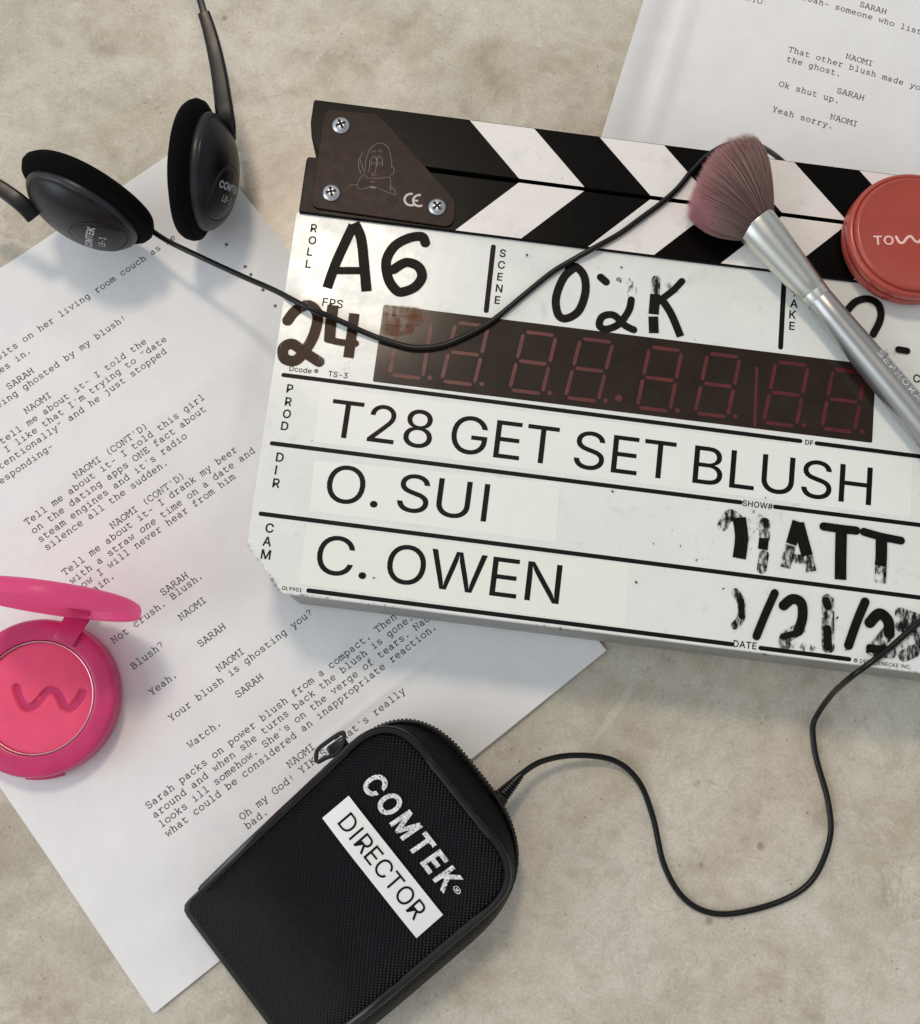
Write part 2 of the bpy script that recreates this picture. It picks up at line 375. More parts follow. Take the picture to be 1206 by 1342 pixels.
# ------------------------------------------------------------------ lettering
# outlines of the sans letters: advance, then closed outlines as x, y pairs (capitals 545 high)
GLYPH = {'#':[440,[[242,0,326,509,377,509,294,0],[10,140,19,192,400,192,391,140],[64,0,147,509,198,509,115,0],[40,316,49,368,429,368,421,316]]],'-':[453,[[337,244,337,188,114,188,114,244]]],'.':[188,[[95,-4,78,-1,63,9,53,24,50,41,53,59,63,73,78,83,95,87,113,83,128,73,138,59,141,41,138,24,128,9,113,-1]]],'0':[453,[[227,-7,174,1,130,24,95,62,69,113,53,178,48,254,53,330,69,395,95,447,130,484,174,508,227,516,279,508,323,484,358,447,384,395,400,330,405,254,400,178,384,113,359,62,323,24,279,1],[227,50,261,56,290,74,313,103,330,144,340,194,344,254,340,314,330,365,313,405,290,435,261,453,227,460,192,453,163,435,140,405,123,365,113,314,109,254,113,194,123,144,140,103,163,74,192,56]]],'1':[453,[[76,0,76,55,391,55,391,0],[276,509,276,0,212,0,210,448,86,358,86,427,198,509]]],'2':[453,[[64,0,64,47,234,229,282,282,299,305,311,327,318,348,320,371,317,397,308,419,293,436,273,449,250,457,224,460,196,457,172,447,153,433,139,413,130,390,127,362,66,362,71,405,86,442,111,473,143,496,182,511,225,516,268,511,306,497,337,474,361,445,376,411,381,372,378,345,371,318,357,290,336,259,267,180,153,58,389,57,389,0]]],'3':[453,[[218,-7,173,-3,133,10,98,30,70,57,52,91,44,132,109,132,115,107,126,87,144,71,165,59,191,52,219,50,248,53,275,61,297,74,315,93,325,116,329,145,326,172,316,196,299,217,275,234,242,244,201,248,157,248,157,299,288,450,70,452,70,509,372,509,372,461,211,284,264,288,308,276,344,253,371,222,387,186,393,145,387,103,370,66,344,36,309,12,266,-2]]],'4':[453,[[40,105,40,158,247,509,311,509,109,164,413,163,413,105],[282,0,282,121,282,146,282,318,343,318,343,0]]],'5':[453,[[221,-7,178,-2,140,11,108,32,83,60,66,93,60,130,122,130,127,108,138,89,154,73,173,60,196,52,221,50,250,53,276,64,298,82,314,104,324,131,328,162,324,193,314,221,297,244,275,262,248,273,218,277,192,275,167,268,145,258,128,246,67,253,96,509,366,509,366,452,151,452,135,301,155,315,178,325,203,331,229,334,263,330,294,321,321,306,345,285,364,260,379,231,388,199,391,163,385,117,369,76,343,41,309,15,268,-1]]],'6':[453,[[226,-7,182,-1,142,15,109,40,84,74,69,115,64,162,68,199,80,239,102,285,137,340,252,509,322,509,151,268,165,288,179,299,196,307,214,312,235,314,278,309,316,295,346,271,370,240,384,201,389,157,384,112,368,73,343,39,310,14,271,-2],[226,48,254,52,279,63,299,79,314,101,324,128,327,157,324,187,314,213,299,235,279,251,254,262,226,265,198,262,174,252,153,235,138,214,128,188,125,158,128,128,138,102,153,79,174,63,198,52]]],'7':[453,[[97,0,323,450,62,452,62,509,391,509,391,449,165,0]]],'8':[453,[[226,-7,178,-2,136,11,101,33,74,62,57,96,52,135,55,166,65,195,81,220,101,241,125,256,153,266,119,282,93,308,76,342,70,380,75,417,90,450,114,477,146,498,184,511,226,516,269,511,306,498,337,477,361,450,377,417,382,380,376,342,359,308,333,282,300,266,327,256,351,241,372,220,387,195,397,166,401,135,395,96,378,62,352,33,317,11,275,-2],[226,49,258,52,285,60,307,74,323,91,333,113,337,139,333,165,322,189,305,208,283,223,256,232,226,235,196,232,169,223,147,208,130,189,119,165,115,139,119,113,129,91,145,74,167,60,195,52],[226,290,252,292,274,300,293,313,307,330,316,351,319,376,316,399,308,420,294,437,275,449,252,457,226,460,200,457,177,449,159,437,145,420,136,399,133,376,136,351,145,330,159,313,178,300,201,292]]],'9':[453,[[226,516,271,510,310,494,343,468,368,434,384,393,389,347,385,309,373,270,350,224,315,168,200,0,130,0,302,241,287,221,273,210,257,202,238,196,218,195,175,199,137,214,106,237,83,269,68,307,64,352,69,397,85,436,110,469,143,494,182,510],[226,460,199,457,174,446,154,429,138,407,129,381,125,352,129,322,138,295,154,274,174,257,199,247,226,243,254,247,279,257,299,273,314,295,324,321,327,350,324,381,314,407,299,429,279,446,254,457]]],'A':[480,[[16,0,201,509,276,509,463,0,395,0,287,302,264,372,238,478,213,371,191,302,85,0],[110,142,110,199,370,199,370,142]]],'B':[456,[[60,0,60,509,241,509,289,504,329,491,359,469,381,442,394,410,398,374,395,344,387,320,373,301,356,286,336,275,315,264,339,257,363,245,385,227,402,203,414,173,418,136,413,100,400,67,377,39,344,18,301,4,247,0],[125,57,245,57,296,63,330,80,349,105,355,137,352,161,342,184,327,203,306,218,279,228,248,231,125,231],[125,285,238,285,265,288,288,296,308,309,323,326,333,348,336,372,330,403,313,429,283,446,240,452,125,452]]],'C':[510,[[267,-7,205,1,150,25,104,63,70,115,48,179,40,254,48,329,70,393,104,445,150,484,205,508,267,516,305,513,340,504,373,490,402,471,427,447,448,418,463,385,473,348,408,348,401,373,389,395,375,413,357,428,337,440,315,449,292,454,267,456,223,450,184,432,150,403,125,364,109,314,103,254,109,194,125,145,151,105,184,76,223,59,267,53,292,55,315,60,337,69,357,81,375,96,389,114,401,136,408,160,473,160,463,124,448,91,428,62,402,38,373,19,341,5,305,-4]]],'D':[502,[[219,0,96,0,96,57,215,57,272,63,318,81,354,110,379,149,394,198,399,255,394,312,379,361,354,399,320,428,275,446,221,452,93,452,93,509,225,509,294,501,353,478,399,441,433,391,455,329,462,255,455,181,433,119,398,68,351,31,291,8],[125,509,125,0,60,0,60,509]]],'E':[419,[[60,0,60,509,372,509,372,452,125,452,125,286,355,286,355,229,125,229,125,57,375,57,375,0]]],'F':[410,[[60,0,60,509,369,509,369,452,125,452,125,278,346,278,346,221,125,221,125,0]]],'G':[520,[[269,-7,205,1,149,25,104,64,69,116,47,179,40,254,47,329,69,393,103,445,149,484,203,508,265,516,304,513,340,504,374,489,403,469,429,445,449,416,465,384,474,349,408,349,399,372,387,393,373,411,356,427,337,439,315,448,291,454,265,456,222,450,183,432,150,404,125,364,109,314,103,254,109,194,125,145,151,105,184,76,224,59,269,53,309,57,345,71,374,93,396,123,410,160,414,199,283,199,283,256,478,256,478,200,471,141,451,91,419,50,377,19,326,0]]],'H':[517,[[60,0,60,509,125,509,125,289,392,289,392,509,457,509,457,0,392,0,392,232,125,232,125,0]]],'I':[300,[[31,0,31,57,118,57,118,452,31,452,31,509,269,509,269,452,183,452,183,57,269,57,269,0]]],'K':[467,[[104,145,104,216,139,261,174,303,212,344,364,509,448,509,230,276],[60,0,60,509,125,509,125,334,124,225,125,193,125,0],[372,0,188,259,228,309,449,0]]],'L':[393,[[60,0,60,509,125,509,125,57,361,57,361,0]]],'M':[628,[[60,0,60,509,152,509,277,187,287,159,299,123,311,84,314,49,318,83,330,121,342,158,352,187,476,509,568,509,568,0,504,0,504,291,504,327,505,369,506,413,510,457,498,409,482,363,467,322,456,291,342,0,286,0,170,291,159,321,145,361,129,408,116,457,120,416,121,372,122,328,122,291,122,0]]],'N':[523,[[60,0,60,509,136,509,343,183,363,151,388,107,410,54,401,108,399,157,399,195,399,509,463,509,463,0,387,0,202,290,177,331,148,381,114,453,122,384,124,328,125,291,125,0]]],'O':[533,[[267,-7,205,1,150,25,105,63,70,115,48,179,40,254,48,329,70,393,105,445,150,484,205,508,267,516,329,508,384,484,429,445,464,393,486,329,493,254,486,179,464,115,429,63,384,25,329,1],[267,53,310,59,349,76,383,105,408,144,425,194,430,254,425,314,408,365,383,404,349,433,310,450,267,456,223,450,184,433,151,404,125,364,109,314,103,254,109,194,125,144,151,105,184,76,223,59]]],'P':[445,[[60,0,60,509,235,509,289,503,332,487,366,462,390,430,404,391,409,348,404,304,390,265,366,233,332,207,289,191,235,186,109,186,109,242,233,242,269,246,297,256,318,272,333,294,342,319,344,348,342,376,333,402,318,423,297,439,268,449,232,452,125,452,125,0]]],'R':[449,[[60,0,60,509,236,509,290,504,333,489,367,465,390,433,405,395,409,352,405,309,390,271,367,240,333,217,289,203,236,198,96,198,96,255,234,255,269,258,298,267,319,281,334,300,342,324,345,352,342,380,334,405,319,425,298,440,269,449,233,452,125,452,125,0],[353,0,230,229,303,229,428,0]]],'S':[447,[[224,-9,172,-4,128,9,91,31,64,60,46,96,38,137,104,137,110,110,123,88,142,71,166,59,194,52,224,49,257,52,286,60,311,74,329,92,341,114,346,139,342,161,332,179,316,193,296,205,245,222,184,239,128,260,86,289,60,326,52,372,58,413,75,448,102,476,138,498,180,511,227,516,275,511,316,498,351,476,377,449,394,415,401,378,337,378,326,412,302,437,267,453,225,459,194,456,167,448,145,435,129,418,118,398,115,376,119,352,131,334,148,319,169,308,212,293,264,279,312,264,336,252,359,238,379,220,395,198,405,171,408,139,403,99,386,64,360,34,323,11,278,-4]]],'T':[449,[[32,452,32,509,417,509,417,452,257,452,257,0,193,0,193,452]]],'U':[517,[[259,-8,203,-2,154,15,114,43,85,80,66,124,60,173,60,509,124,509,124,178,128,144,141,113,160,87,187,68,220,56,259,52,298,56,331,68,357,87,377,113,389,144,393,178,393,509,457,509,457,173,451,124,433,80,403,43,363,15,315,-2]]],'W':[686,[[155,0,16,509,82,509,163,196,175,145,187,94,193,40,200,94,211,145,224,196,306,509,380,509,462,196,474,145,486,94,492,40,499,94,510,145,523,196,603,509,670,509,530,0,455,0,368,323,351,391,343,475,335,395,318,323,230,0]]],'Y':[472,[[203,0,203,208,16,509,91,509,192,344,222,292,250,230,224,230,251,293,280,344,381,509,455,509,268,208,268,0]]],'c':[396,[[207,-8,159,-2,117,16,82,46,56,85,40,133,34,187,40,243,56,291,82,330,117,360,159,378,207,384,234,383,260,377,284,368,305,356,324,341,340,322,353,301,362,277,303,262,290,289,270,311,242,325,207,330,173,325,145,310,124,287,108,258,99,224,96,187,99,151,108,117,124,89,145,66,173,51,207,46,243,52,271,66,292,89,304,117,363,102,354,78,341,56,325,37,306,21,285,9,261,-1,235,-6]]],'d':[424,[[195,-8,151,-2,111,16,79,45,55,84,39,133,34,189,39,245,55,293,79,332,112,361,151,378,196,384,228,381,253,373,272,360,287,346,308,319,311,509,372,509,372,0,313,0,310,59,287,31,272,17,252,4,227,-5],[205,47,236,51,263,65,284,86,299,115,309,150,312,189,309,229,300,263,284,291,263,312,237,325,205,330,172,325,145,311,124,290,108,261,99,227,96,189,99,151,109,117,124,88,145,66,172,51]]],'e':[404,[[212,-8,161,-2,117,16,82,46,56,85,40,132,34,187,39,242,55,290,81,329,115,359,157,378,205,384,236,382,266,374,294,361,319,341,341,315,357,282,368,242,371,194,371,169,75,169,75,221,338,221,310,202,307,237,298,269,283,294,263,314,237,326,205,330,173,326,146,313,125,294,109,270,99,241,96,211,96,178,100,139,110,106,128,80,151,61,179,50,212,46,234,48,254,53,271,61,285,73,297,88,306,105,365,91,353,63,335,39,311,19,283,4,249,-5]]],'i':[167,[[53,0,53,379,114,379,114,0],[84,443,60,450,42,476,44,499,60,516,84,524,100,521,118,506,124,476,114,455,100,446]]],'m':[610,[[53,0,53,379,112,379,110,295,118,323,132,346,151,363,172,376,195,384,219,386,257,380,287,361,309,331,316,295,322,321,337,343,357,361,381,375,407,383,437,386,468,383,497,372,522,354,541,328,553,296,557,255,557,0,496,0,496,254,490,289,473,313,447,326,419,330,395,328,374,320,358,307,345,290,338,270,335,247,335,0,274,0,274,260,269,288,253,311,229,326,199,330,178,328,158,320,140,307,126,289,117,266,114,238,114,0]]],'n':[410,[[114,227,114,0,53,0,53,379,112,379,107,287,124,332,152,362,187,379,227,384,264,380,295,369,321,349,341,321,353,285,357,240,357,0,296,0,296,235,290,275,273,304,246,323,210,329,184,326,161,317,141,303,126,283,117,257]]],'o':[415,[[207,-8,159,-2,117,16,82,46,56,85,40,133,34,187,40,243,56,291,82,330,117,360,159,378,207,384,256,378,299,360,333,330,359,291,376,243,381,187,376,133,359,85,333,46,299,16,256,-2],[207,46,242,51,270,66,292,89,307,117,316,151,319,187,316,224,307,258,292,287,270,310,242,325,207,330,173,325,145,310,124,287,108,258,99,224,96,187,99,151,108,117,124,89,145,66,173,51]]],'p':[424,[[53,-143,53,379,112,379,115,319,137,346,152,360,171,373,197,381,229,384,274,378,313,361,345,332,370,293,385,245,390,189,385,133,370,84,346,45,313,16,274,-2,229,-8,198,-5,173,4,153,17,138,31,116,59,114,-143],[220,47,253,51,279,66,301,88,316,117,325,151,328,189,325,227,316,261,301,290,280,311,253,325,220,330,188,325,161,312,140,291,125,263,116,229,113,189,116,150,125,115,140,86,162,65,188,51]]],'s':[365,[[182,-8,145,-5,112,3,84,18,62,38,45,63,36,94,94,107,105,79,124,60,150,49,181,45,217,50,244,62,262,81,268,103,265,121,254,136,237,147,212,155,149,170,104,186,72,208,53,237,47,274,51,305,65,332,87,354,115,370,149,381,187,384,223,381,254,372,279,358,299,339,314,316,324,290,268,277,258,298,243,316,219,328,187,333,156,329,131,317,114,299,109,277,112,258,124,243,144,232,172,223,229,209,275,194,306,171,325,142,331,107,326,75,312,47,290,24,260,6,223,-5]]],'t':[227,[[204,379,204,327,6,327,6,379],[65,471,126,471,126,98,128,76,136,61,150,53,178,50,202,54,213,2,192,-3,168,-4,125,2,92,21,72,52,65,93]]],'©':[637,[[173,254,178,293,193,328,216,358,247,382,282,397,321,402,355,398,386,386,414,368,436,345,452,317,460,286,400,286,391,309,372,328,348,340,321,344,297,341,276,332,257,318,243,299,234,278,231,254,234,230,243,209,257,191,276,177,297,168,321,165,347,169,370,181,386,199,395,223,455,223,447,191,432,163,411,140,385,122,355,110,321,107,282,112,247,126,216,150,193,180,178,215],[318,-8,266,-3,216,12,172,37,133,69,101,108,76,153,61,202,56,254,61,307,76,356,101,401,133,440,172,472,216,496,266,511,318,517,371,511,420,496,465,472,504,440,536,401,560,356,575,307,580,254,575,202,560,153,536,108,504,69,465,37,420,12,371,-3],[318,51,359,55,397,67,432,86,462,111,487,141,506,176,517,214,521,254,517,295,506,333,487,368,462,398,432,423,397,442,359,454,318,457,278,454,240,442,205,423,175,398,150,368,131,333,119,295,115,254,119,214,131,176,150,141,175,111,205,86,240,67,278,55]]],'®':[463,[[231,118,192,122,154,134,121,152,91,177,67,206,48,240,37,277,33,317,37,357,48,394,67,428,91,457,121,482,154,500,192,512,231,516,271,512,309,500,343,482,372,457,396,428,415,394,426,357,430,317,426,277,415,240,396,206,372,177,343,152,309,134,271,122],[231,166,271,171,307,187,338,210,362,241,377,277,382,317,377,357,362,393,338,423,307,447,271,462,231,467,192,462,156,447,125,423,101,393,86,357,81,317,86,277,101,241,125,210,156,187,192,171],[273,226,228,312,273,312,319,226],[161,226,161,409,260,408,286,398,302,383,309,368,311,350,309,332,302,316,284,300,257,288,185,287,185,319,250,324,266,344,260,368,239,378,203,378,203,226]]]}
GLYPH['I'] = [250, [[93, 0, 93, 509, 157, 509, 157, 0]]]
def text_polys(s, track=0):
    """outlines of a line of sans lettering in units of the cap height; returns polygons and width"""
    x = 0; out = []
    for ch in s:
        if ch == ' ': x += 150 + track; continue
        adv, ps = GLYPH[ch]
        for p in ps: out.append([((x + p[i]) / 509, p[i + 1] / 509) for i in range(0, len(p), 2)])
        x += adv + track
    xs = [q[0] for p in out for q in p]
    x0, x1 = min(xs), max(xs)
    return [[(q[0] - x0, q[1]) for q in p] for p in out], x1 - x0
def area2(p): return sum(p[i - 1][0] * p[i][1] - p[i][0] * p[i - 1][1] for i in range(len(p)))
def within(q, p):
    x, y = q; c = False
    for i in range(len(p)):
        (x0, y0), (x1, y1) = p[i - 1], p[i]
        if (y0 > y) != (y1 > y) and x < (x1 - x0) * (y - y0) / (y1 - y0) + x0: c = not c
    return c
def text_mesh(polys):
    """fill outlines with their holes; strokes of a letter that overlap are filled one by one"""
    big = max(polys, key=lambda p: abs(area2(p))); sg = area2(big) > 0
    outs = [p for p in polys if (area2(p) > 0) == sg]; holes = [p for p in polys if (area2(p) > 0) != sg]
    vs, fs, k = [], [], 0
    for p in outs:
        c = bpy.data.curves.new('lettering', 'CURVE'); c.dimensions = '2D'; c.fill_mode = 'BOTH'
        for q in [p] + [h for h in holes if within(h[0], p)]:
            s = c.splines.new('POLY'); s.points.add(len(q) - 1); s.use_cyclic_u = True
            for a, v in zip(q, s.points): v.co = (a[0], a[1], 0, 1)
        o = bpy.data.objects.new('lettering', c); COL.objects.link(o)
        dg = bpy.context.evaluated_depsgraph_get(); me = bpy.data.meshes.new_from_object(o.evaluated_get(dg))
        b = len(vs); vs += [(v.co.x, v.co.y, k % 3) for v in me.vertices]; fs += [tuple(i + b for i in f.vertices) for f in me.polygons]; k += 1
        bpy.data.objects.remove(o); bpy.data.curves.remove(c); bpy.data.meshes.remove(me)
    return vs, fs
def letter(mb, s, fn, bold=0.0, track=0, shear=0.0):
    """fn maps (u in 0..1 along the line, v in cap heights) to a 3-D point; bold thickens the outlines"""
    polys, w = text_polys(s, track)
    vs, fs = text_mesh(polys)
    up = Vector((0, 0, 6e-6))
    mb.add([Vector(fn((x + shear * y) / w, y)) + up * k for x, y, k in vs], fs)
    if bold:
        for i, p in enumerate(polys):
            t = MB(); ribbon(t, list(p), 2 * bold, 0, closed=True)
            mb.add([Vector(fn((x + shear * y) / w, y)) + up * (3.5 + i % 3) for x, y, _ in t.v], t.f)
def line_fn(a, b, cap, z, zf=None):
    """text laid on a level plane from a to b (baseline ends), capital height cap in metres"""
    a, b = Vector(a[:2]), Vector(b[:2]); d = b - a; nrm = Vector((-d.y, d.x)).normalized() * cap
    def f(u, v):
        p = a + d * u + nrm * v
        return (p.x, p.y, z + (zf(p.x, p.y) if zf else 0))
    return f

# typewriter face as pen strokes on a grid: advance 6, x-height 4.2, capitals 5.7; '~' marks a curve
TW = {
'a': "~1.3,3.6 2.7,4.2 3.9,3.7 4.1,2.8|4.1,2.8 4.1,0 5,0|~4.1,2.3 2.6,2.5 1.2,2 1,1 1.9,0 3.2,.3 4.1,1.1",
'b': "0.6,6 1.4,6 1.4,0 .6,0|~1.4,2.9 2.3,4.1 4,3.9 4.9,2.1 4,.3 2.3,.1 1.4,1.2",
'c': "4.7,4.2 4.7,3|~4.7,3.2 3.8,4.1 2.2,4 1,2.1 2.1,.1 3.7,.05 4.8,.8",
'd': "3.6,6 4.5,6 4.5,0 5.3,0|~4.5,2.9 3.6,4.1 1.9,3.9 1,2.1 1.9,.2 3.6,.1 4.5,1.2",
'e': "1,2.2 4.9,2.2|~4.9,2.2 4.5,3.6 3,4.2 1.5,3.6 1,2.2 1.5,.6 3,0 4.8,.6",
'f': "1.1,0 4.2,0|1.1,4.1 4.6,4.1|~2.3,0 2.3,4.6 3,5.8 4.9,5.9",
'g': "4.5,4.1 5.3,4.1|4.5,4.1 4.5,-.6|~4.5,-.6 4,-1.6 2.9,-1.8 1.6,-1.7|~4.5,2.9 3.6,4.1 1.9,3.9 1,2.1 1.9,.3 3.6,.2 4.5,1.3",
'h': ".6,6 1.5,6 1.5,0|.7,0 2.3,0|~1.5,2.8 2.6,4.1 4,3.9 4.5,2.8|4.5,2.8 4.5,0|3.7,0 5.3,0",
'i': "1.3,4.1 3.1,4.1 3.1,0|1.1,0 5,0|3,5.4 3,6.1",
'j': "1.5,4.1 3.9,4.1 3.9,-.6|~3.9,-.6 3.4,-1.6 1.4,-1.7|3.8,5.4 3.8,6.1",
'k': ".7,6 1.6,6 1.6,0 .8,0|1.6,1.7 4.2,4.1|3.4,4.1 5,4.1|2.5,2.5 4.5,0|3.6,0 5.2,0",
'l': "1.4,6 3.1,6 3.1,0|1.1,0 5,0",
'm': ".2,4.1 .9,4.1 .9,0|.2,0 1.6,0|~.9,3 1.9,4.2 2.9,3.7 3,2.8|3,2.8 3,0 3.6,0|~3,3 3.9,4.2 4.9,3.7 5,2.8|5,2.8 5,0 5.8,0",
'n': ".7,4.1 1.5,4.1 1.5,0|.7,0 2.3,0|~1.5,2.8 2.6,4.1 4,3.9 4.5,2.8|4.5,2.8 4.5,0|3.7,0 5.3,0",
'o': "~3,4.2 1.4,3.5 .9,2.1 1.4,.6 3,0 4.6,.6 5.1,2.1 4.6,3.5 3,4.2",
'p': ".6,4.1 1.4,4.1 1.4,-1.7|.6,-1.7 2.5,-1.7|~1.4,2.9 2.3,4.1 4,3.9 4.9,2.1 4,.3 2.3,.1 1.4,1.2",
'r': "1,4.1 2.2,4.1 2.2,0|1,0 4.1,0|~2.2,2.5 3.2,3.8 4.3,4.2 5.1,3.7",
's': "4.5,4.1 4.5,3.1|~4.5,3.3 3.2,4.2 1.7,3.9 1.4,3 2.5,2.2 4,1.9 4.7,1.1 4,.1 2.6,0 1.3,.8|1.3,0 1.3,1",
't': "2,5.5 2,1|~2,1 2.4,.1 3.6,0 4.9,.5|.9,4.1 4.5,4.1",
'u': ".6,4.1 1.5,4.1 1.5,1.3|~1.5,1.3 1.9,.2 3.2,0 4.5,1.2|3.6,4.1 4.5,4.1 4.5,0 5.3,0",
'v': ".4,4.1 2.2,4.1|3.8,4.1 5.6,4.1|1.2,4.1 3,0 4.8,4.1",
'w': ".3,4.1 1.9,4.1|4.1,4.1 5.7,4.1|.9,4.1 1.7,0 3,3 4.3,0 5.1,4.1",
'x': ".8,4.1 2.3,4.1|3.7,4.1 5.2,4.1|1.4,4.1 4.7,0|4.6,4.1 1.3,0|.7,0 2.3,0|3.7,0 5.3,0",
'y': ".5,4.1 2.1,4.1|3.9,4.1 5.5,4.1|1.2,4.1 3.1,0|4.8,4.1 2.3,-1.7|1.1,-1.7 3.3,-1.7",
'A': "1.2,5.6 3.2,5.6|2.8,5.6 .8,0|3.2,5.6 5.2,0|0,0 1.9,0|4.1,0 6,0|1.5,1.9 4.5,1.9",
'B': ".6,5.6 1.4,5.6 1.4,0 .6,0|~1.4,5.6 3.6,5.6 4.5,4.9 4.3,3.4 3.2,3|1.4,3 3.2,3|~3.2,3 4.8,2.5 5.1,1.3 4.4,.2 1.4,0",
'C': "4.8,5.6 4.8,4|~4.8,4.3 3.9,5.5 2.3,5.6 .9,4.2 .8,1.8 2,.2 3.8,0 5.1,1.1",
'D': ".6,5.6 1.4,5.6 1.4,0 .6,0|~1.4,5.6 3.6,5.4 4.9,3.9 4.9,1.7 3.6,.2 1.4,0",
'E': ".6,5.6 4.7,5.6 4.7,4.1|1.4,5.6 1.4,0|.6,0 5,0 5,1.6|1.4,2.9 3.4,2.9|3.4,3.7 3.4,2.1",
'G': "4.7,5.6 4.7,4.1|~4.7,4.4 3.7,5.5 2.2,5.6 .9,4.2 .8,1.7 2,.2 3.6,0 5,.7|5,.7 5,2.5|3.2,2.5 5.5,2.5",
'H': ".5,5.6 2,5.6|4,5.6 5.5,5.6|.5,0 2,0|4,0 5.5,0|1.2,5.6 1.2,0|4.8,5.6 4.8,0|1.2,2.9 4.8,2.9",
'I': "1.2,5.6 4.8,5.6|3,5.6 3,0|1.2,0 4.8,0",
'J': "2.4,5.6 5.4,5.6|~4.3,5.6 4.3,1.4 3.6,.2 2.2,0 .9,.8|.9,.8 .9,2.1",
'K': ".5,5.6 2.1,5.6|4,5.6 5.3,5.6|1.3,5.6 1.3,0|.5,0 2.1,0|1.3,2.3 4.7,5.6|2.4,3.3 4.8,0|4.3,0 5.6,0",
'L': ".8,5.6 3,5.6|1.9,5.6 1.9,0|.8,0 5.1,0 5.1,1.9",
'M': "0,5.6 1.2,5.6 3,2.2 4.8,5.6 6,5.6|.8,5.6 .8,0|5.2,5.6 5.2,0|0,0 1.9,0|4.1,0 6,0",
'N': ".3,5.6 1.3,5.6 4.7,0 4.7,5.6|3.8,5.6 5.6,5.6|1.2,5.6 1.2,0|.4,0 2.1,0",
'O': "~3,5.7 1.3,4.9 .6,2.8 1.3,.8 3,-.1 4.7,.8 5.4,2.8 4.7,4.9 3,5.7",
'P': ".7,5.6 1.6,5.6 1.6,0|.7,0 2.9,0|~1.6,5.6 3.9,5.6 4.9,4.9 4.9,3.4 4,2.5 1.6,2.4",
'R': ".4,5.6 1.3,5.6 1.3,0|.4,0 2.2,0|~1.3,5.6 3.6,5.6 4.5,4.9 4.5,3.5 3.4,2.7 1.3,2.6|~3,2.6 4,1.5 4.8,0|4.8,0 5.7,0",
'S': "4.6,5.6 4.6,4.2|~4.6,4.5 3.6,5.6 2,5.6 1.1,4.7 1.4,3.4 3,2.9 4.6,2.4 5,1.2 4.2,.1 2.4,0 1.1,1|1.1,0 1.1,1.5",
'T': ".7,4.2 .7,5.6 5.3,5.6 5.3,4.2|3,5.6 3,0|1.9,0 4.1,0",
'U': ".4,5.6 2,5.6|4,5.6 5.6,5.6|~1.2,5.6 1.2,1.6 1.9,.2 3,-.1 4.1,.2 4.8,1.6 4.8,5.6",
'W': ".2,5.6 1.9,5.6|4.1,5.6 5.8,5.6|.9,5.6 1.7,0 3,3.4 4.3,0 5.1,5.6",
'Y': ".6,5.6 2.1,5.6|3.9,5.6 5.4,5.6|1.2,5.6 3,2.7 4.8,5.6|3,2.7 3,0|2,0 4.1,0",
'.': "2.45,.1 3.55,.1|2.3,.45 3.7,.45|2.45,.8 3.55,.8", ',': "3.3,.7 2.4,-1.2", '-': "1.2,2.6 4.8,2.6", ':': "2.7,.4 3.4,.4|2.7,3.6 3.4,3.6",
"'": "3.2,5.9 2.8,3.9", '"': "2.3,5.9 1.9,3.9|4.1,5.9 3.7,3.9", '!': "3,5.8 3,1.7|2.7,.3 3.4,.3", '?': "~1.3,4.4 1.7,5.4 3.2,5.7 4.5,4.8 4.2,3.5 3,2.7|3,2.7 3,1.6|2.6,.3 3.3,.3",
'(': "~4.3,6.2 3.3,4.3 3.2,1.4 4.3,-1", ')': "~1.7,6.2 2.7,4.3 2.8,1.4 1.7,-1", '*': "3,2.4 3,6.2|1.3,3.3 4.7,5.3|1.3,5.3 4.7,3.3",
}
TWS = {}
for ch, d in TW.items():
    ss = []
    for s in d.split('|'):
        cv = s.startswith('~'); pts = [tuple(float(q) for q in p.split(',')) for p in s.strip('~').split()]
        ss.append(catmull(pts, 4) if cv else pts)
    TWS[ch] = ss
EM = .0254 / 10                                      # ten characters to the inch
def typed(mb, s, org, ud, vd, z, zf, pen=.00031):
    """a typed line: org start of baseline, ud along the line, vd up; _ toggles italics"""
    x = 0; k = EM / 6; it = False
    for ch in s:
        if ch == '_': it = not it; continue
        for i, st_ in enumerate(TWS.get(ch, [])):
            sh = .22 if it else 0
            pts = [(org[0] + (x + (p[0] + sh * p[1]) * k) * ud[0] + p[1] * k * vd[0], org[1] + (x + (p[0] + sh * p[1]) * k) * ud[1] + p[1] * k * vd[1]) for p in st_]
            ribbon(mb, pts, pen, z + i * 8e-6, zf=zf)
        x += EM
# ------------------------------------------------------------------ table
mb = MB(); prism(mb, [(-.62, -.52), (.62, -.52), (.62, .62), (-.62, .62)], -.03, 0, .002)
tag(build('tabletop', mb, M['table'], smooth=False), kind='structure')

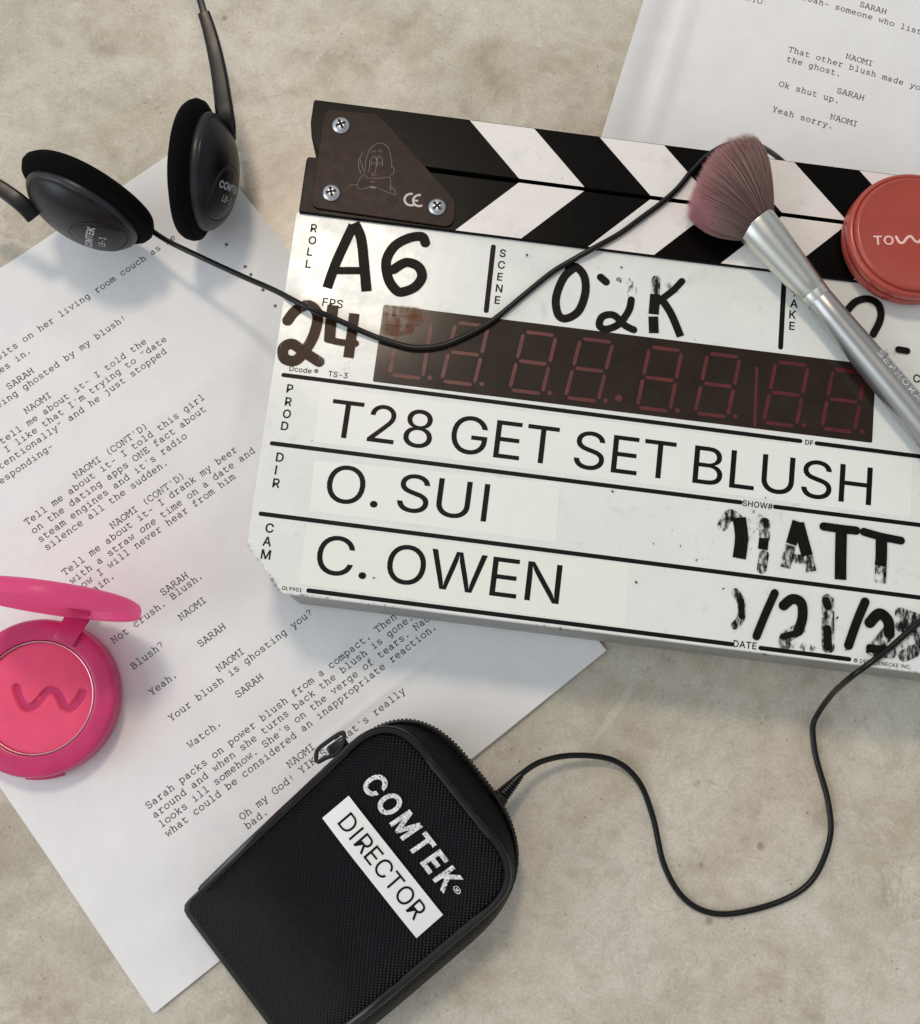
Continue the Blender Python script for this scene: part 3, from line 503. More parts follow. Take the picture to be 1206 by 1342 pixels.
# ------------------------------------------------------------------ script pages
PGW, PGH = .2159, .2794
def page_frame(org, ang):
    """org: top left corner; u runs along the lines, v down the page"""
    u = Vector((math.cos(ang), math.sin(ang))); d = Vector((u.y, -u.x))
    return org, u, d
def make_page(label, org, u, d, hgt, lines, under=None):
    root = thing('script_page', label, 'paper', (org.x, org.y, 0), 'typed script pages on the table')
    N, K = 64, 240; rows = []
    for i in range(K + 1):
        rows.append([])
        for j in range(N + 1):
            a, b = PGW * j / N, PGH * i / K; p = org + u * a + d * b
            rows[-1].append((p.x, p.y, hgt(a, b)))
    mb = MB(); mb.grid(rows)
    low = MB(); low.grid([[(x, y, z - .0001) for x, y, z in r] for r in rows])
    mb.add(low.v, [tuple(reversed(f)) for f in low.f])
    n = N + 1; edge = [j for j in range(n)] + [i * n + N for i in range(1, K + 1)] + [K * n + j for j in range(N - 1, -1, -1)] + [i * n for i in range(K - 1, 0, -1)]
    o = (K + 1) * n
    mb.f += [(edge[i], edge[(i + 1) % len(edge)], edge[(i + 1) % len(edge)] + o, edge[i] + o) for i in range(len(edge))]
    build('sheet', mb, M['paper'], root, angle=60)
    if under:                                         # the next sheet of the script, showing a thin rim
        m2 = MB(); m2.grid([[(x + under[0], y + under[1], max(.0003, z - .0005)) for x, y, z in r] for r in rows]); build('sheet_below', m2, M['paper'], root, angle=60)
    def zf(x, y):
        q = Vector((x, y)) - org; return hgt(q.dot(u), q.dot(d))
    t = MB()
    for s, px, py, skip in lines:
        b = P(px, py, .001); z0 = zf(b.x, b.y); b = P(px, py, z0)
        b = Vector((b.x, b.y)) - u * EM * skip
        typed(t, s, b, u, -d, .00006, zf)
    build('printed_text', t, M['toner'], root, smooth=False)
    return root
bl, br = Vector(P2(210, 1325)), Vector(P2(790, 853)); tr = Vector(P2(257, 167)); l0 = Vector(P2(0, 1022))
e1 = (br - bl).normalized(); e2 = (tr - br).normalized(); e3 = (l0 - bl).normalized()
ang = sum((math.atan2(e1.y, e1.x), math.atan2(e2.y, e2.x) - math.pi / 2, math.atan2(e3.y, e3.x) - math.pi / 2)) / 3
u1 = Vector((math.cos(ang), math.sin(ang))); d1 = Vector((u1.y, -u1.x))
mid = (bl + br) / 2
org1 = mid - u1 * (PGW / 2) - d1 * PGH
def bumpf(x, c, w): return math.exp(-((x - c) / w) ** 2)
def ridge(x, c, w):                                   # a fold that was pressed flat: sharp crest, straight flanks
    return max(0, 1 - abs(x - c) / w)
F1, F2 = PGH * .335, PGH * .655
q_ = Vector(P2(525, 893)) - org1; CRS = q_.dot(d1)
XL, YB = P2(356, 540, .045)[0], P2(400, 776, .045)[1]
def hgt1(a, b):
    """folded in three and opened again: a crest at the first fold, a dip at the second, pressed flat under the slate"""
    t = [(0, .0012), (F1, .0050), (F2, .0006), (PGH, .0022)]
    for (b0, z0_), (b1, z1_) in zip(t, t[1:]):
        if b <= b1 + 1e-9: z = z0_ + (z1_ - z0_) * (b - b0) / (b1 - b0); break
    z += .0005 * math.sin(a * 31 + b * 14) * math.sin(b * 23 + 1) + .0003 * math.sin(a * 75 - b * 40)
    z += .0005 * bumpf(b, CRS, .0012) * min(1, max(0, (a - .085) / .03))      # a stray crease near the foot of the page
    p = org1 + u1 * a + d1 * b
    k = min(max((p.x - XL + .022) / .022, 0), 1) * min(max((p.y - YB + .022) / .022, 0), 1)
    return max(.0008, z * (1 - k) + .0012 * k)
L1 = [("Sarah sits on her living room couch as he", 31.5, 449, 11), ("comes in.", 21.5, 475, 6), ("SARAH", 11, 511, 0),
      ("I'm being ghosted by my blush!", 31.5, 512, 10), ("NAOMI", 34.2, 542.7, 0), ("Don't tell me about it- I told the", 1.7, 582.5, 6),
      ("girl I like that I'm trying to \"date", 8, 594, 5), ("intentionally\" and he just stopped", 91.2, 552.6, 15), ("responding-", .7, 635, 1),
      ("NAOMI (CONT'D)", 98.8, 627.6, 0), ("Tell me about it- I told this girl", 34.8, 688.9, 0), ("on the dating apps ONE fact about", 43.5, 700, 0),
      ("steam engines and it's radio", 52.2, 711.5, 0), ("silence all the sudden.", 61, 722, 0), ("NAOMI (CONT'D)", 147, 693.4, 0),
      ("Tell me about it- I drank my beer", 84.3, 755, 0), ("with a straw _one_ time on a date and", 94, 766, 0), ("now I will never hear from him", 129.6, 755.8, 4),
      ("again.", 130.6, 771.5, 3), ("SARAH", 213.2, 781.2, 0), ("Not crush. Blush.", 149, 844, 0), ("NAOMI", 236.9, 813.6, 0), ("SARAH", 262.2, 848.6, 0),
      ("Blush?", 174.2, 878, 0), ("NAOMI", 286.6, 881, 0), ("Yeah.", 198.3, 912, 0), ("Your blush is ghosting you?", 223.8, 946, 0), ("SARAH", 311.4, 915, 0),
      ("Watch.", 248.7, 981.4, 0), ("Sarah packs on power blush from a compact. Then", 194, 1061, 0), ("around and when she turns back the blush is gone.", 202.5, 1073, 0),
      ("looks ill somehow. She's on the verge of tears. Naomi", 211, 1085.5, 0), ("what could be considered an inappropriate reaction.", 219.5, 1097.4, 0),
      ("NAOMI", 378.9, 1007, 0), ("Oh my God! YIKES. That's really", 316.9, 1075.5, 0), ("bad.", 324, 1087.5, 0),
      ("*", 297, 327, 0), ("*", 321.5, 356, 0), ("*", 329, 366.5, 0), ("*", 345, 386.5, 0), ("*", 361, 407.5, 0)]
make_page('large white typed script page under the headphones, pink compact and black pouch', org1, u1, d1, hgt1, L1, (-.0008, -.0004))
p0, p1 = Vector(P2(1032.6, 67)), Vector(P2(1206, 114.8))
a2 = math.atan2((p1 - p0).y, (p1 - p0).x); le0, le1 = Vector(P2(847, 0)), Vector(P2(789, 177))
al = math.atan2((le0 - le1).y, (le0 - le1).x) - math.pi / 2
a2 = .5 * (a2 + al)
u2 = Vector((math.cos(a2), math.sin(a2))); d2 = Vector((u2.y, -u2.x))
org2 = le1 - d2 * (PGH - .030)
def hgt2(a, b):
    z = .0006 + .0058 * math.exp(-(a / .010) ** 2) * (.55 + .45 * math.cos((b - .20) * 26)) + .0022 * bumpf(a, .019, .0032) * bumpf(b, .205, .055)
    return z + .0004 * math.sin(a * 37 + 2) * math.sin(b * 29)
L2 = [("ANTO:", 1006, 7.5, 5), ("Yeah- someone who listens.", 1093.7, 11.3, 6), ("SARAH", 1126, 8, 0), ("NAOMI", 1107.8, 76, 0), ("That other blush made _you_ see", 1032.6, 67, 0), ("the ghost.", 1030, 79.5, 0),
      ("SARAH", 1096, 121, 0), ("Ok shut up.", 1020.2, 112.3, 0), ("NAOMI", 1087.3, 155.4, 0), ("Yeah sorry.", 1011.4, 145.5, 0)]
make_page('second typed script page lying beyond the striped clapper sticks', org2, u2, d2, hgt2, L2)

# ------------------------------------------------------------------ production slate
ZF, ZS = .0450, .0465
base = P(880, 560, 0); slate = thing('production_slate', 'white digital clapper slate with black and white striped clapper sticks', 'clapperboard', (base.x, base.y, .003))
F = lambda px, py: P2(px, py, ZF)
S = lambda px, py: P2(px, py, ZS)
W_RIGHT = F(388, 280)[0] + .290
def extend(a, b, X):                                  # point on the line a-b at world x = X
    t = (X - a[0]) / (b[0] - a[0]); return (X, a[1] + (b[1] - a[1]) * t)
tl, lo, ch, bt = F(389, 272), F(324, 714), F(369.8, 777), F(1206, 884)
xl = (tl[0] + lo[0]) / 2
yb = (ch[1] + bt[1]) / 2
outline = [(tl[0], tl[1] + .014), lo, ch, (W_RIGHT - .012, yb), (W_RIGHT, yb + .012), (W_RIGHT, tl[1] + .014)]
mb = MB(); prism(mb, rounded(inset(ccw(outline), .0008), .001, 2), .003, ZF - .0034, .0008); build('case', mb, M['alu'], slate)
mb = MB(); prism(mb, inset(ccw(outline), .0004), ZF - .0040, ZF - .0031, .0003); build('case_lip', mb, M['alu'], slate)
fo = [tl, lo, ch, (W_RIGHT - .012, yb), (W_RIGHT, yb + .012), (W_RIGHT, tl[1])]
rim = rounded(fo, [.004, .0008, .0008, .001, .001, .003])
mb = MB(); prism(mb, rim, ZF - .003, ZF, .00035); face = build('face_panel', mb, M['face'], slate)
# sticks
seam0, seam1 = S(414, 201), S(1107.4, 290.2)
us = [S(411.5, 130), S(407, 160), S(408.5, 183), S(416.5, 200.5), extend(seam0, seam1, W_RIGHT), extend(S(411.5, 130), S(1122.6, 221.8), W_RIGHT)]
mb = MB(); prism(mb, rounded(us, [.0012, .001, .002, .0006, .0005, .0012]), .012, ZS, .0004); stick_u = build('upper_clapper_stick', mb, M['stick_black'], slate)
low0, low1 = S(391.5, 277.5), S(1116, 367.5)
gap = .0009
ls = [S(402, 204.5), low0, extend(low0, low1, W_RIGHT), (lambda q: (q[0], q[1] - gap))(extend(seam0, seam1, W_RIGHT))]
mb = MB(); prism(mb, rounded(ls, [.0018, .0006, .0005, .0005]), .012, ZS, .0004); stick_l = build('lower_clapper_stick', mb, M['stick_black'], slate)
mb = MB()
tA, tB = S(411.5, 130), S(1122.6, 221.8)
ytop = lambda x: extend(tA, tB, x)[1] - .0004
yseam = lambda x: extend(seam0, seam1, x)[1]
ylow = lambda x: extend(low0, low1, x)[1] + .0004
xt = [S(616, 156)[0], S(786, 179.4)[0]]; pitch = xt[1] - xt[0]; wid = S(700.4, 168)[0] - xt[0]
xm0 = S(680.5, 235)[0]; xb0 = S(597, 300)[0]
su, sl = MB(), MB()
for k in range(5):
    d = k * pitch
    a = [(xt[0] + d, ytop(xt[0] + d)), (xt[0] + d + wid, ytop(xt[0] + d + wid)), (xm0 + d + wid, yseam(xm0 + d + wid) + .0004), (xm0 + d, yseam(xm0 + d) + .0004)]
    b = [(xm0 + d, yseam(xm0 + d) - gap - .0004), (xm0 + d + wid, yseam(xm0 + d + wid) - gap - .0004), (xb0 + d + wid, ylow(xb0 + d + wid)), (xb0 + d, ylow(xb0 + d))]
    if min(p[0] for p in a) > W_RIGHT - .002: continue
    clip = lambda q: [(min(x, W_RIGHT - .0008), y) for x, y in q]
    poly(su, clip(a), ZS + .00006); poly(sl, clip(b), ZS + .00006)
build('white_stripes', su, M['stick_white'], stick_u, smooth=False); build('white_stripes', sl, M['stick_white'], stick_l, smooth=False)
# hinge plate with its screws and engraving
ZP = ZS + .0009
Pp = lambda px, py: P2(px, py, ZP)
c2 = lambda x, y: (320 + x / 3.015, 100 + y / 3.015)
pl = [Pp(*c2(*q)) for q in [(318, 128), (520, 148), (552, 172), (838, 492), (826, 597), (263, 517)]]
mb = MB(); prism(mb, rounded(pl, [.0035, .0012, .003, .0035, .004, .0035]), ZS + .0001, ZP, .0002); plate = build('hinge_plate', mb, M['plate'], slate)
for sx_, sy_ in ((446.7, 163), (434, 251.5), (573, 270)):
    o = P(sx_, sy_, ZP + .001)
    mb = MB(); Mx = Matrix.Translation((o.x, o.y, ZP)) @ Matrix.Rotation(random.uniform(.2, 1.2), 4, 'Z')
    lathe(mb, [(.0036, 0), (.0036, .0003), (.0032, .0009), (.0023, .0014), (.0011, .0016)], Mx, 28, cap1=True)
    sc = build('screw', mb, M['steel'], plate)
    mb = MB(); c = .0005; r = .0020
    cross = [(c, c), (c, r), (-c, r), (-c, c), (-r, c), (-r, -c), (-c, -c), (-c, -r), (c, -r), (c, -c), (r, -c), (r, c)]
    rows = [[Mx @ Vector((x, y, h)) for x, y in cross] for h in (.0009, .00168)]
    mb.grid(rows, closed=True, cap1=True); build('cross_recess', mb, M['dark'], plate, smooth=False)
eng = MB()
G = [[(455, 320), (452, 350), (462, 385)], [(470, 300), (458, 325), (466, 350)], [(462, 340), (470, 365), (478, 380)], [(478, 372), (482, 330), (500, 285), (535, 263), (568, 280), (582, 330), (583, 360)],
     [(505, 300), (512, 294), (520, 300)], [(528, 298), (537, 292), (545, 300)], [(502, 352), (504, 325), (514, 315), (522, 330), (523, 356)], [(526, 356), (528, 325), (537, 315), (546, 330), (547, 356)],
     [(500, 345), (512, 341), (523, 346)], [(527, 346), (538, 341), (548, 346)], [(524, 318), (522, 350), (518, 378), (503, 388), (511, 392), (526, 388)], [(482, 390), (486, 402), (510, 402), (535, 404), (552, 400)],
     [(500, 412), (508, 420), (517, 412)], [(480, 385), (462, 398), (450, 420), (448, 440)], [(450, 442), (465, 446), (482, 442), (496, 436)], [(582, 352), (592, 362), (590, 385), (578, 392)], [(548, 402), (575, 400), (580, 430), (578, 452)],
     [(522, 440), (545, 448), (565, 458), (590, 465), (597, 472)], [(412, 440), (422, 430), (448, 428)], [(575, 438), (590, 445), (602, 470)], [(515, 352), (516, 347)], [(537, 352), (538, 347)], [(495, 330), (496, 360), (490, 380)]]
for i, g in enumerate(G): ribbon(eng, [Pp(*c2(*q)) for q in catmull(g, 5)], .0002, ZP + .00004 + i * 4e-6)
ribbon(eng, [Pp(*c2(497, 438)), Pp(*c2(520, 441))], .0009, ZP + .0002)
build('engraved_face', eng, M['scratch'], plate, smooth=False)
ce = MB()
arc = lambda cx, cy, rx, ry, a0, a1, k=14: [(cx + rx * math.cos(R(a0 + (a1 - a0) * i / k)), cy + ry * math.sin(R(a0 + (a1 - a0) * i / k))) for i in range(k + 1)]
cc = lambda q: Pp(*c2(*q))
ribbon(ce, [cc(q) for q in arc(660, 487, 26, 23, 60, 285)], .00085, ZP + .00005)
ribbon(ce, [cc(q) for q in arc(692, 491, 24, 22, 60, 285)], .00085, ZP + .00006)
ribbon(ce, [cc((668, 490)), cc((688, 492))], .00075, ZP + .00008)
build('conformity_mark', ce, M['ce'], plate, smooth=False)

# display window and its eight unlit digits
dl, dr = [F(503, 398), F(489, 498.6)], [F(1145.7, 515.5), F(1143.8, 582)]
x0, x1 = (dl[0][0] + dl[1][0]) / 2, (dr[0][0] + dr[1][0]) / 2
y1 = (F(503, 398)[1] + F(1098.7, 473.8)[1]) / 2; y0 = (dl[1][1] + dr[1][1]) / 2
mb = MB(); prism(mb, rounded([(x0, y0), (x1, y0), (x1, y1), (x0, y1)], .0006, 2), ZF - .001, ZF + .00012, .00008, False)
disp = build('display_window', mb, M['lens'], slate)
DIG = [((511, 491), (566, 420)), ((578.7, 499.4), (640, 428)), ((668, 511), (729, 440)), ((741, 521), (803.4, 449)), ((835, 534), (893.7, 460)), ((911, 541.4), (970, 468.5)), ((1000.6, 553.6), (1059.4, 479.4)), ((1077, 561.4), (1134, 489))]
for (b0, t1) in DIG:
    a, b = F(*b0), F(*t1); h = b[1] - a[1]; w = .0122; sh = (b[0] - a[0] - w) / h
    mb = MB(); z = ZF + .00020
    pt = lambda x, y: (a[0] + x * w + sh * y * h, a[1] + y * h)
    g = .06; t = .0014
    for (s0, s1) in (((g, 0), (1 - g, 0)), ((g, .5), (1 - g, .5)), ((g, 1), (1 - g, 1)), ((0, g * .6), (0, .5 - g * .6)), ((1, g * .6), (1, .5 - g * .6)), ((0, .5 + g * .6), (0, 1 - g * .6)), ((1, .5 + g * .6), (1, 1 - g * .6))):
        p, q = pt(*s0), pt(*s1); m_ = [((1 - k) * p[0] + k * q[0], (1 - k) * p[1] + k * q[1]) for k in (0, .07, .93, 1)]
        ribbon(mb, m_, t, z, widths=[t * .2, t, t, t * .2])
    c = pt(1.22, .03); mb.add([(c[0] + .0009 * math.cos(k * .5236), c[1] + .0009 * math.sin(k * .5236), z) for k in range(12)], [tuple(range(12))])
    build('digit', mb, M['seg'], disp, smooth=False)
mb = MB(); ribbon(mb, [F(992, 481), F(989, 559)], .0011, ZF + .0002); build('separator_bar', mb, M['seg'], disp, smooth=False)
c_ = F(811, 522); mb = MB(); mb.add([(c_[0] + .0014 * math.cos(k * .5236), c_[1] + .0014 * math.sin(k * .5236), ZF + .0002) for k in range(12)], [tuple(range(12))]); build('separator_dot', mb, M['seg'], disp, smooth=False)
random.seed(5); mb = MB()
for k in range(14):                                   # hairline scratches on the window
    a = (random.uniform(x0 + .002, x1 - .01), random.uniform(y0 + .002, y1 - .002)); t = random.gauss(1.1, .7); l = random.uniform(.001, .006)
    b = (min(x1 - .001, a[0] + l * math.cos(t)), min(y1 - .0008, max(y0 + .0008, a[1] + l * math.sin(t)))); ribbon(mb, [a, b], .00009, ZF + .00024 + k * 3e-6)
tag(build('scratches', mb, M['plate'], disp, smooth=False), kind='stuff')

# printed rules and captions
rules = MB()
c4 = lambda x, y: (320 + x / 2.5125, 380 + y / 2.5125)
c5 = lambda x, y: (740 + x / 2.588, 500 + y / 2.588)
c3 = lambda x, y: (680 + x / 2.2928, 100 + y / 2.2928)
for a, b, w in [((371.7, 491.4), (1049, 578), .0016), ((1070.5, 581), (1300, 610.3), .0016), ((356.6, 581), (970.7, 658.4), .0016), ((1016, 664.2), (1300, 700), .0016), ((341.9, 673.3), (1300, 795.2), .0016),
                ((404.4, 774), (959, 844.4), .0016), ((997, 849.3), (1112.9, 864.0), .0016), ((646.7, 323.5), (637.4, 407), .0019), ((1027.6, 370), (1023.2, 455), .0019)]:
    ribbon(rules, [F(*a), F(*b)], w, ZF + .00008, roundcap=True)
build('printed_rules', rules, M['ink'], slate, smooth=False)
def put(s, cx, cy, h, off=.012, track=20):
    """caption centred on a photo point, capital height h in photo pixels"""
    cap = MB(); c = F(cx, cy); ps, w = text_polys(s, track); k = h / FOC * (CAM_H - ZF) / 1.0
    hw = w * k / 2
    letter(cap, s, line_fn((c[0] - hw, c[1] - k / 2), (c[0] + hw, c[1] - k / 2), k, ZF + .00008), off, track)
    build('printed_caption', cap, M['ink'], slate, smooth=False)
for s, pts, fn, h in [("ROLL", [(276, 600), (270, 648), (260, 693), (254, 741)], c2, 11.5), ("SCENE", [(1022, 699), (1017, 745), (1011, 792), (1008, 838), (1001, 884)], c2, 11), ("AKE", [(827, 683), (823, 716), (821, 750)], c3, 11.5),
                      ("PROD", [(151, 325), (146, 368), (141, 408), (134, 448)], c4, 11.5), ("DIR", [(118, 551), (105, 593), (106, 636)], c4, 12), ("CAM", [(84, 784), (76, 828), (72, 871)], c4, 12)]:
    for chh, q in zip(s, pts): put(chh, *fn(*q), h, .026)
put('T', *c3(829, 650), 11.5, .026)
put('FPS', *c4(292, 43), 11.5, .012); put('Dcode ®', *c4(197, 264), 7.2, .01); put('TS-3', *c4(309, 279), 7.6, .01); put('DL9901', *c4(158, 985), 4.8, .02)
put('DF', *c5(830, 207), 6.5, .03); put('SHOW#', *c5(655, 418), 7.8, .02); put('DATE', *c5(612, 893), 8.6, .02); put('© 1999 DENECKE INC.', *c5(1078, 957), 4.9, .01); put('C', *c3(1196, 908), 11, .022)
# name tapes with their lettering
def tape(pts, mat, z=ZF + .00005):
    mb = MB(); poly(mb, [F(*p) for p in pts], z); return build('label_tape', mb, mat, slate, smooth=False)
rules2 = lambda x, a, b: a[1] + (b[1] - a[1]) * (x - a[0]) / (b[0] - a[0])
tape([c4(232, 560), c4(1042, 636), c4(1026, 832), c4(214, 728)], M['tape'])
tape([c4(205, 772), c5(221, 620), c5(205, 833), c4(180, 968)], M['tape_yellow'])
tape([c4(250, 318), c5(1180, 262), c5(1175, 462), c4(230, 500)], M['tape'])
for s, a, b, h in [("T28 GET SET BLUSH", (429.5, 571.5), (1141.5, 662.5), 52.5), ("O. SUI", (425.0, 656.5), (636.8, 684), 51.5), ("C. OWEN", (412, 750.5), (732, 792), 52)]:
    mb = MB(); letter(mb, s, line_fn(F(*a), F(*b), h / FOC * (CAM_H - ZF), ZF + .00012), 0, -8)
    build('name_lettering', mb, M['ink'], slate, smooth=False)
# marker writing, and lamp sheen painted on the display window
mk, sm, fa, bw, am = MB(), MB(), MB(), MB(), MB()
cnt = [0]
def stroke(dst, fn, pts, wpx, curve=True, roundcap=True):
    cnt[0] += 1
    q = [F(*fn(*p)) for p in (catmull(pts, 7) if curve and len(pts) > 2 else pts)]
    ribbon(dst, q, wpx * 1.2 / FOC * (CAM_H - ZF), ZF + .00014 + cnt[0] * 6e-6, roundcap=roundcap, dz=5e-6)
def flush():
    """each word of marker writing becomes parts of its own, one per kind of ink coverage"""
    global mk, sm, fa, bw, am
    for nm, m_, mt in (('marker_writing', mk, 'marker'), ('smudged_writing', sm, 'smudge'), ('faded_writing', fa, 'faint'), ('brown_writing', bw, 'brown'), ('painted_amber_sheen', am, 'amber')):
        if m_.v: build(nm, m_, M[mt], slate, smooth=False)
    mk, sm, fa, bw, am = MB(), MB(), MB(), MB(), MB()
stroke(mk, c2, [(432, 588), (398, 660), (362, 740), (328, 836)], 11.5, roundcap=False); stroke(mk, c2, [(436, 580), (462, 640), (474, 740), (484, 850)], 12, roundcap=False); stroke(mk, c2, [(372, 768), (475, 768)], 9)
stroke(mk, c2, [(716, 658), (702, 634), (650, 640), (594, 672), (562, 730), (570, 800), (600, 845), (628, 852), (676, 832), (703, 792), (688, 752), (640, 736), (590, 764)], 11.5)
flush()
stroke(mk, c3, [(168, 575), (135, 605), (112, 665), (118, 715), (142, 728), (180, 705), (200, 650), (196, 600), (170, 572), (150, 582)], 9.5)
stroke(mk, c3, [(246, 604), (262, 618)], 9); stroke(mk, c3, [(338, 672), (330, 705), (300, 745), (262, 760), (242, 748), (252, 722), (285, 718), (318, 748), (345, 762)], 8.5)
stroke(mk, c3, [(410, 655), (405, 715)], 12, roundcap=False); stroke(mk, c3, [(404, 722), (406, 772)], 11.5, roundcap=False); stroke(sm, c3, [(412, 612), (410, 660)], 10.5)
stroke(mk, c3, [(490, 616), (462, 645), (415, 680)], 8); stroke(mk, c3, [(428, 668), (458, 715), (486, 782)], 9, roundcap=False)
stroke(fa, c3, [(340, 620), (345, 640), (335, 655)], 12); stroke(fa, c3, [(425, 625), (470, 640)], 11); stroke(fa, c3, [(300, 610), (325, 620)], 6)
flush()
stroke(bw, c2, [(172, 965), (205, 925), (255, 905), (290, 940), (280, 1010), (250, 1070), (205, 1122), (160, 1115), (155, 1075), (190, 1058), (240, 1092), (296, 1128)], 12.5)
stroke(bw, c2, [(352, 905), (342, 980), (338, 1048)], 13, roundcap=False); stroke(bw, c2, [(330, 1040), (385, 1052), (440, 1056)], 8); stroke(bw, c2, [(436, 938), (425, 1020), (412, 1112)], 12, roundcap=False)
stroke(am, c2, [(568, 925), (630, 928), (700, 938)], 13); stroke(am, c2, [(566, 960), (620, 968), (680, 965)], 15); stroke(am, c2, [(562, 1000), (600, 1005), (650, 1000)], 13)  # amber strokes paint the lamp's reflection at the left end of the window
stroke(fa, c2, [(408, 1118), (404, 1142)], 12)
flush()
stroke(mk, c5, [(592, 462), (600, 530), (592, 600)], 15, roundcap=False); stroke(sm, c5, [(535, 490), (560, 452), (590, 470)], 12); stroke(sm, c5, [(678, 480), (678, 530)], 12); stroke(mk, c5, [(676, 532), (672, 570)], 11, roundcap=False)
stroke(sm, c5, [(676, 588), (668, 636)], 11); stroke(fa, c5, [(640, 460), (668, 485)], 16); stroke(fa, c5, [(640, 490), (625, 560)], 8); stroke(fa, c5, [(497, 545), (487, 600)], 4); stroke(fa, c5, [(470, 600), (440, 610)], 3)
stroke(mk, c5, [(790, 475), (768, 552)], 12, roundcap=False); stroke(sm, c5, [(766, 556), (748, 632)], 12, roundcap=False); stroke(mk, c5, [(792, 480), (822, 590)], 13, roundcap=False); stroke(sm, c5, [(822, 590), (836, 645)], 12, roundcap=False); stroke(sm, c5, [(775, 600), (820, 605)], 10)
stroke(mk, c5, [(878, 492), (935, 500), (988, 506)], 9.5); stroke(mk, c5, [(938, 500), (936, 580), (935, 672)], 13, roundcap=False)
stroke(mk, c5, [(1014, 510), (1070, 526), (1140, 540)], 9); stroke(mk, c5, [(1074, 530), (1073, 600), (1070, 625)], 13, roundcap=False); stroke(sm, c5, [(1072, 618), (1070, 684)], 13, roundcap=False)
flush()
stroke(sm, c5, [(580, 715), (598, 750), (598, 800), (578, 828)], 9); stroke(mk, c5, [(598, 745), (600, 795)], 7)
stroke(mk, c5, [(712, 718), (680, 790), (650, 864)], 9); stroke(mk, c5, [(742, 760), (772, 738), (802, 752), (806, 800), (792, 846)], 11); stroke(sm, c5, [(795, 840), (750, 868), (745, 895)], 13); stroke(fa, c5, [(750, 888), (842, 908)], 9); stroke(mk, c5, [(740, 866), (775, 856)], 7)
stroke(sm, c5, [(892, 742), (893, 900)], 14); stroke(mk, c5, [(890, 840), (892, 900)], 9); stroke(mk, c5, [(886, 745), (892, 762)], 9)
stroke(mk, c5, [(1018, 748), (990, 815), (962, 895)], 10); stroke(mk, c5, [(1034, 818), (1066, 788), (1096, 812), (1100, 855)], 12); stroke(sm, c5, [(1096, 850), (1060, 895), (1045, 910), (1105, 918)], 14); stroke(mk, c5, [(1035, 905), (1085, 912)], 9)
stroke(sm, c5, [(1140, 788), (1206, 812)], 14); stroke(sm, c5, [(1140, 830), (1190, 850), (1206, 900), (1150, 930)], 13); stroke(fa, c5, [(1130, 870), (1206, 880)], 22)
flush()
stroke(mk, c3, [(988, 702), (1012, 678), (1048, 670), (1080, 688), (1086, 728), (1064, 776)], 8.5); stroke(mk, c3, [(1140, 822), (1165, 826)], 8); stroke(fa, c3, [(1090, 835), (1140, 826)], 9)
flush()
# grime rubbed into the chipped lower left corner and along the rim
for q, r_ in [((325, 700), (326, 716)), ((330, 722), (345, 742)), ((350, 750), (366, 773)), ((380, 778), (430, 784)), ((470, 789), (520, 796)), ((700, 820), (760, 827)), ((960, 852), (1010, 859)), ((1130, 873), (1206, 882))]:
    stroke(fa, lambda x, y: (x, y), [q, r_], random.uniform(2, 4))
# stray pen specks
for q in [c5(300, 548), c5(360, 505), c5(240, 680), c5(540, 702), c5(392, 556), c5(925, 800), c5(950, 910), c5(930, 938), c2(1117, 705), c3(22, 538), c3(668, 690), c3(655, 730), c4(430, 948), c5(160, 372), c5(680, 392), c4(1060, 742), c3(240, 575), c3(310, 575)]:
    a = random.uniform(0, 3); stroke(fa if random.random() < .3 else mk, lambda x, y: (x, y), [q, (q[0] + 2 * math.cos(a), q[1] + 2 * math.sin(a))], random.uniform(.8, 1.8))
for nm, m_, mt in (('pen_specks', mk, 'marker'), ('pen_specks', fa, 'faint')): tag(build(nm, m_, M[mt], slate, smooth=False), kind='stuff')
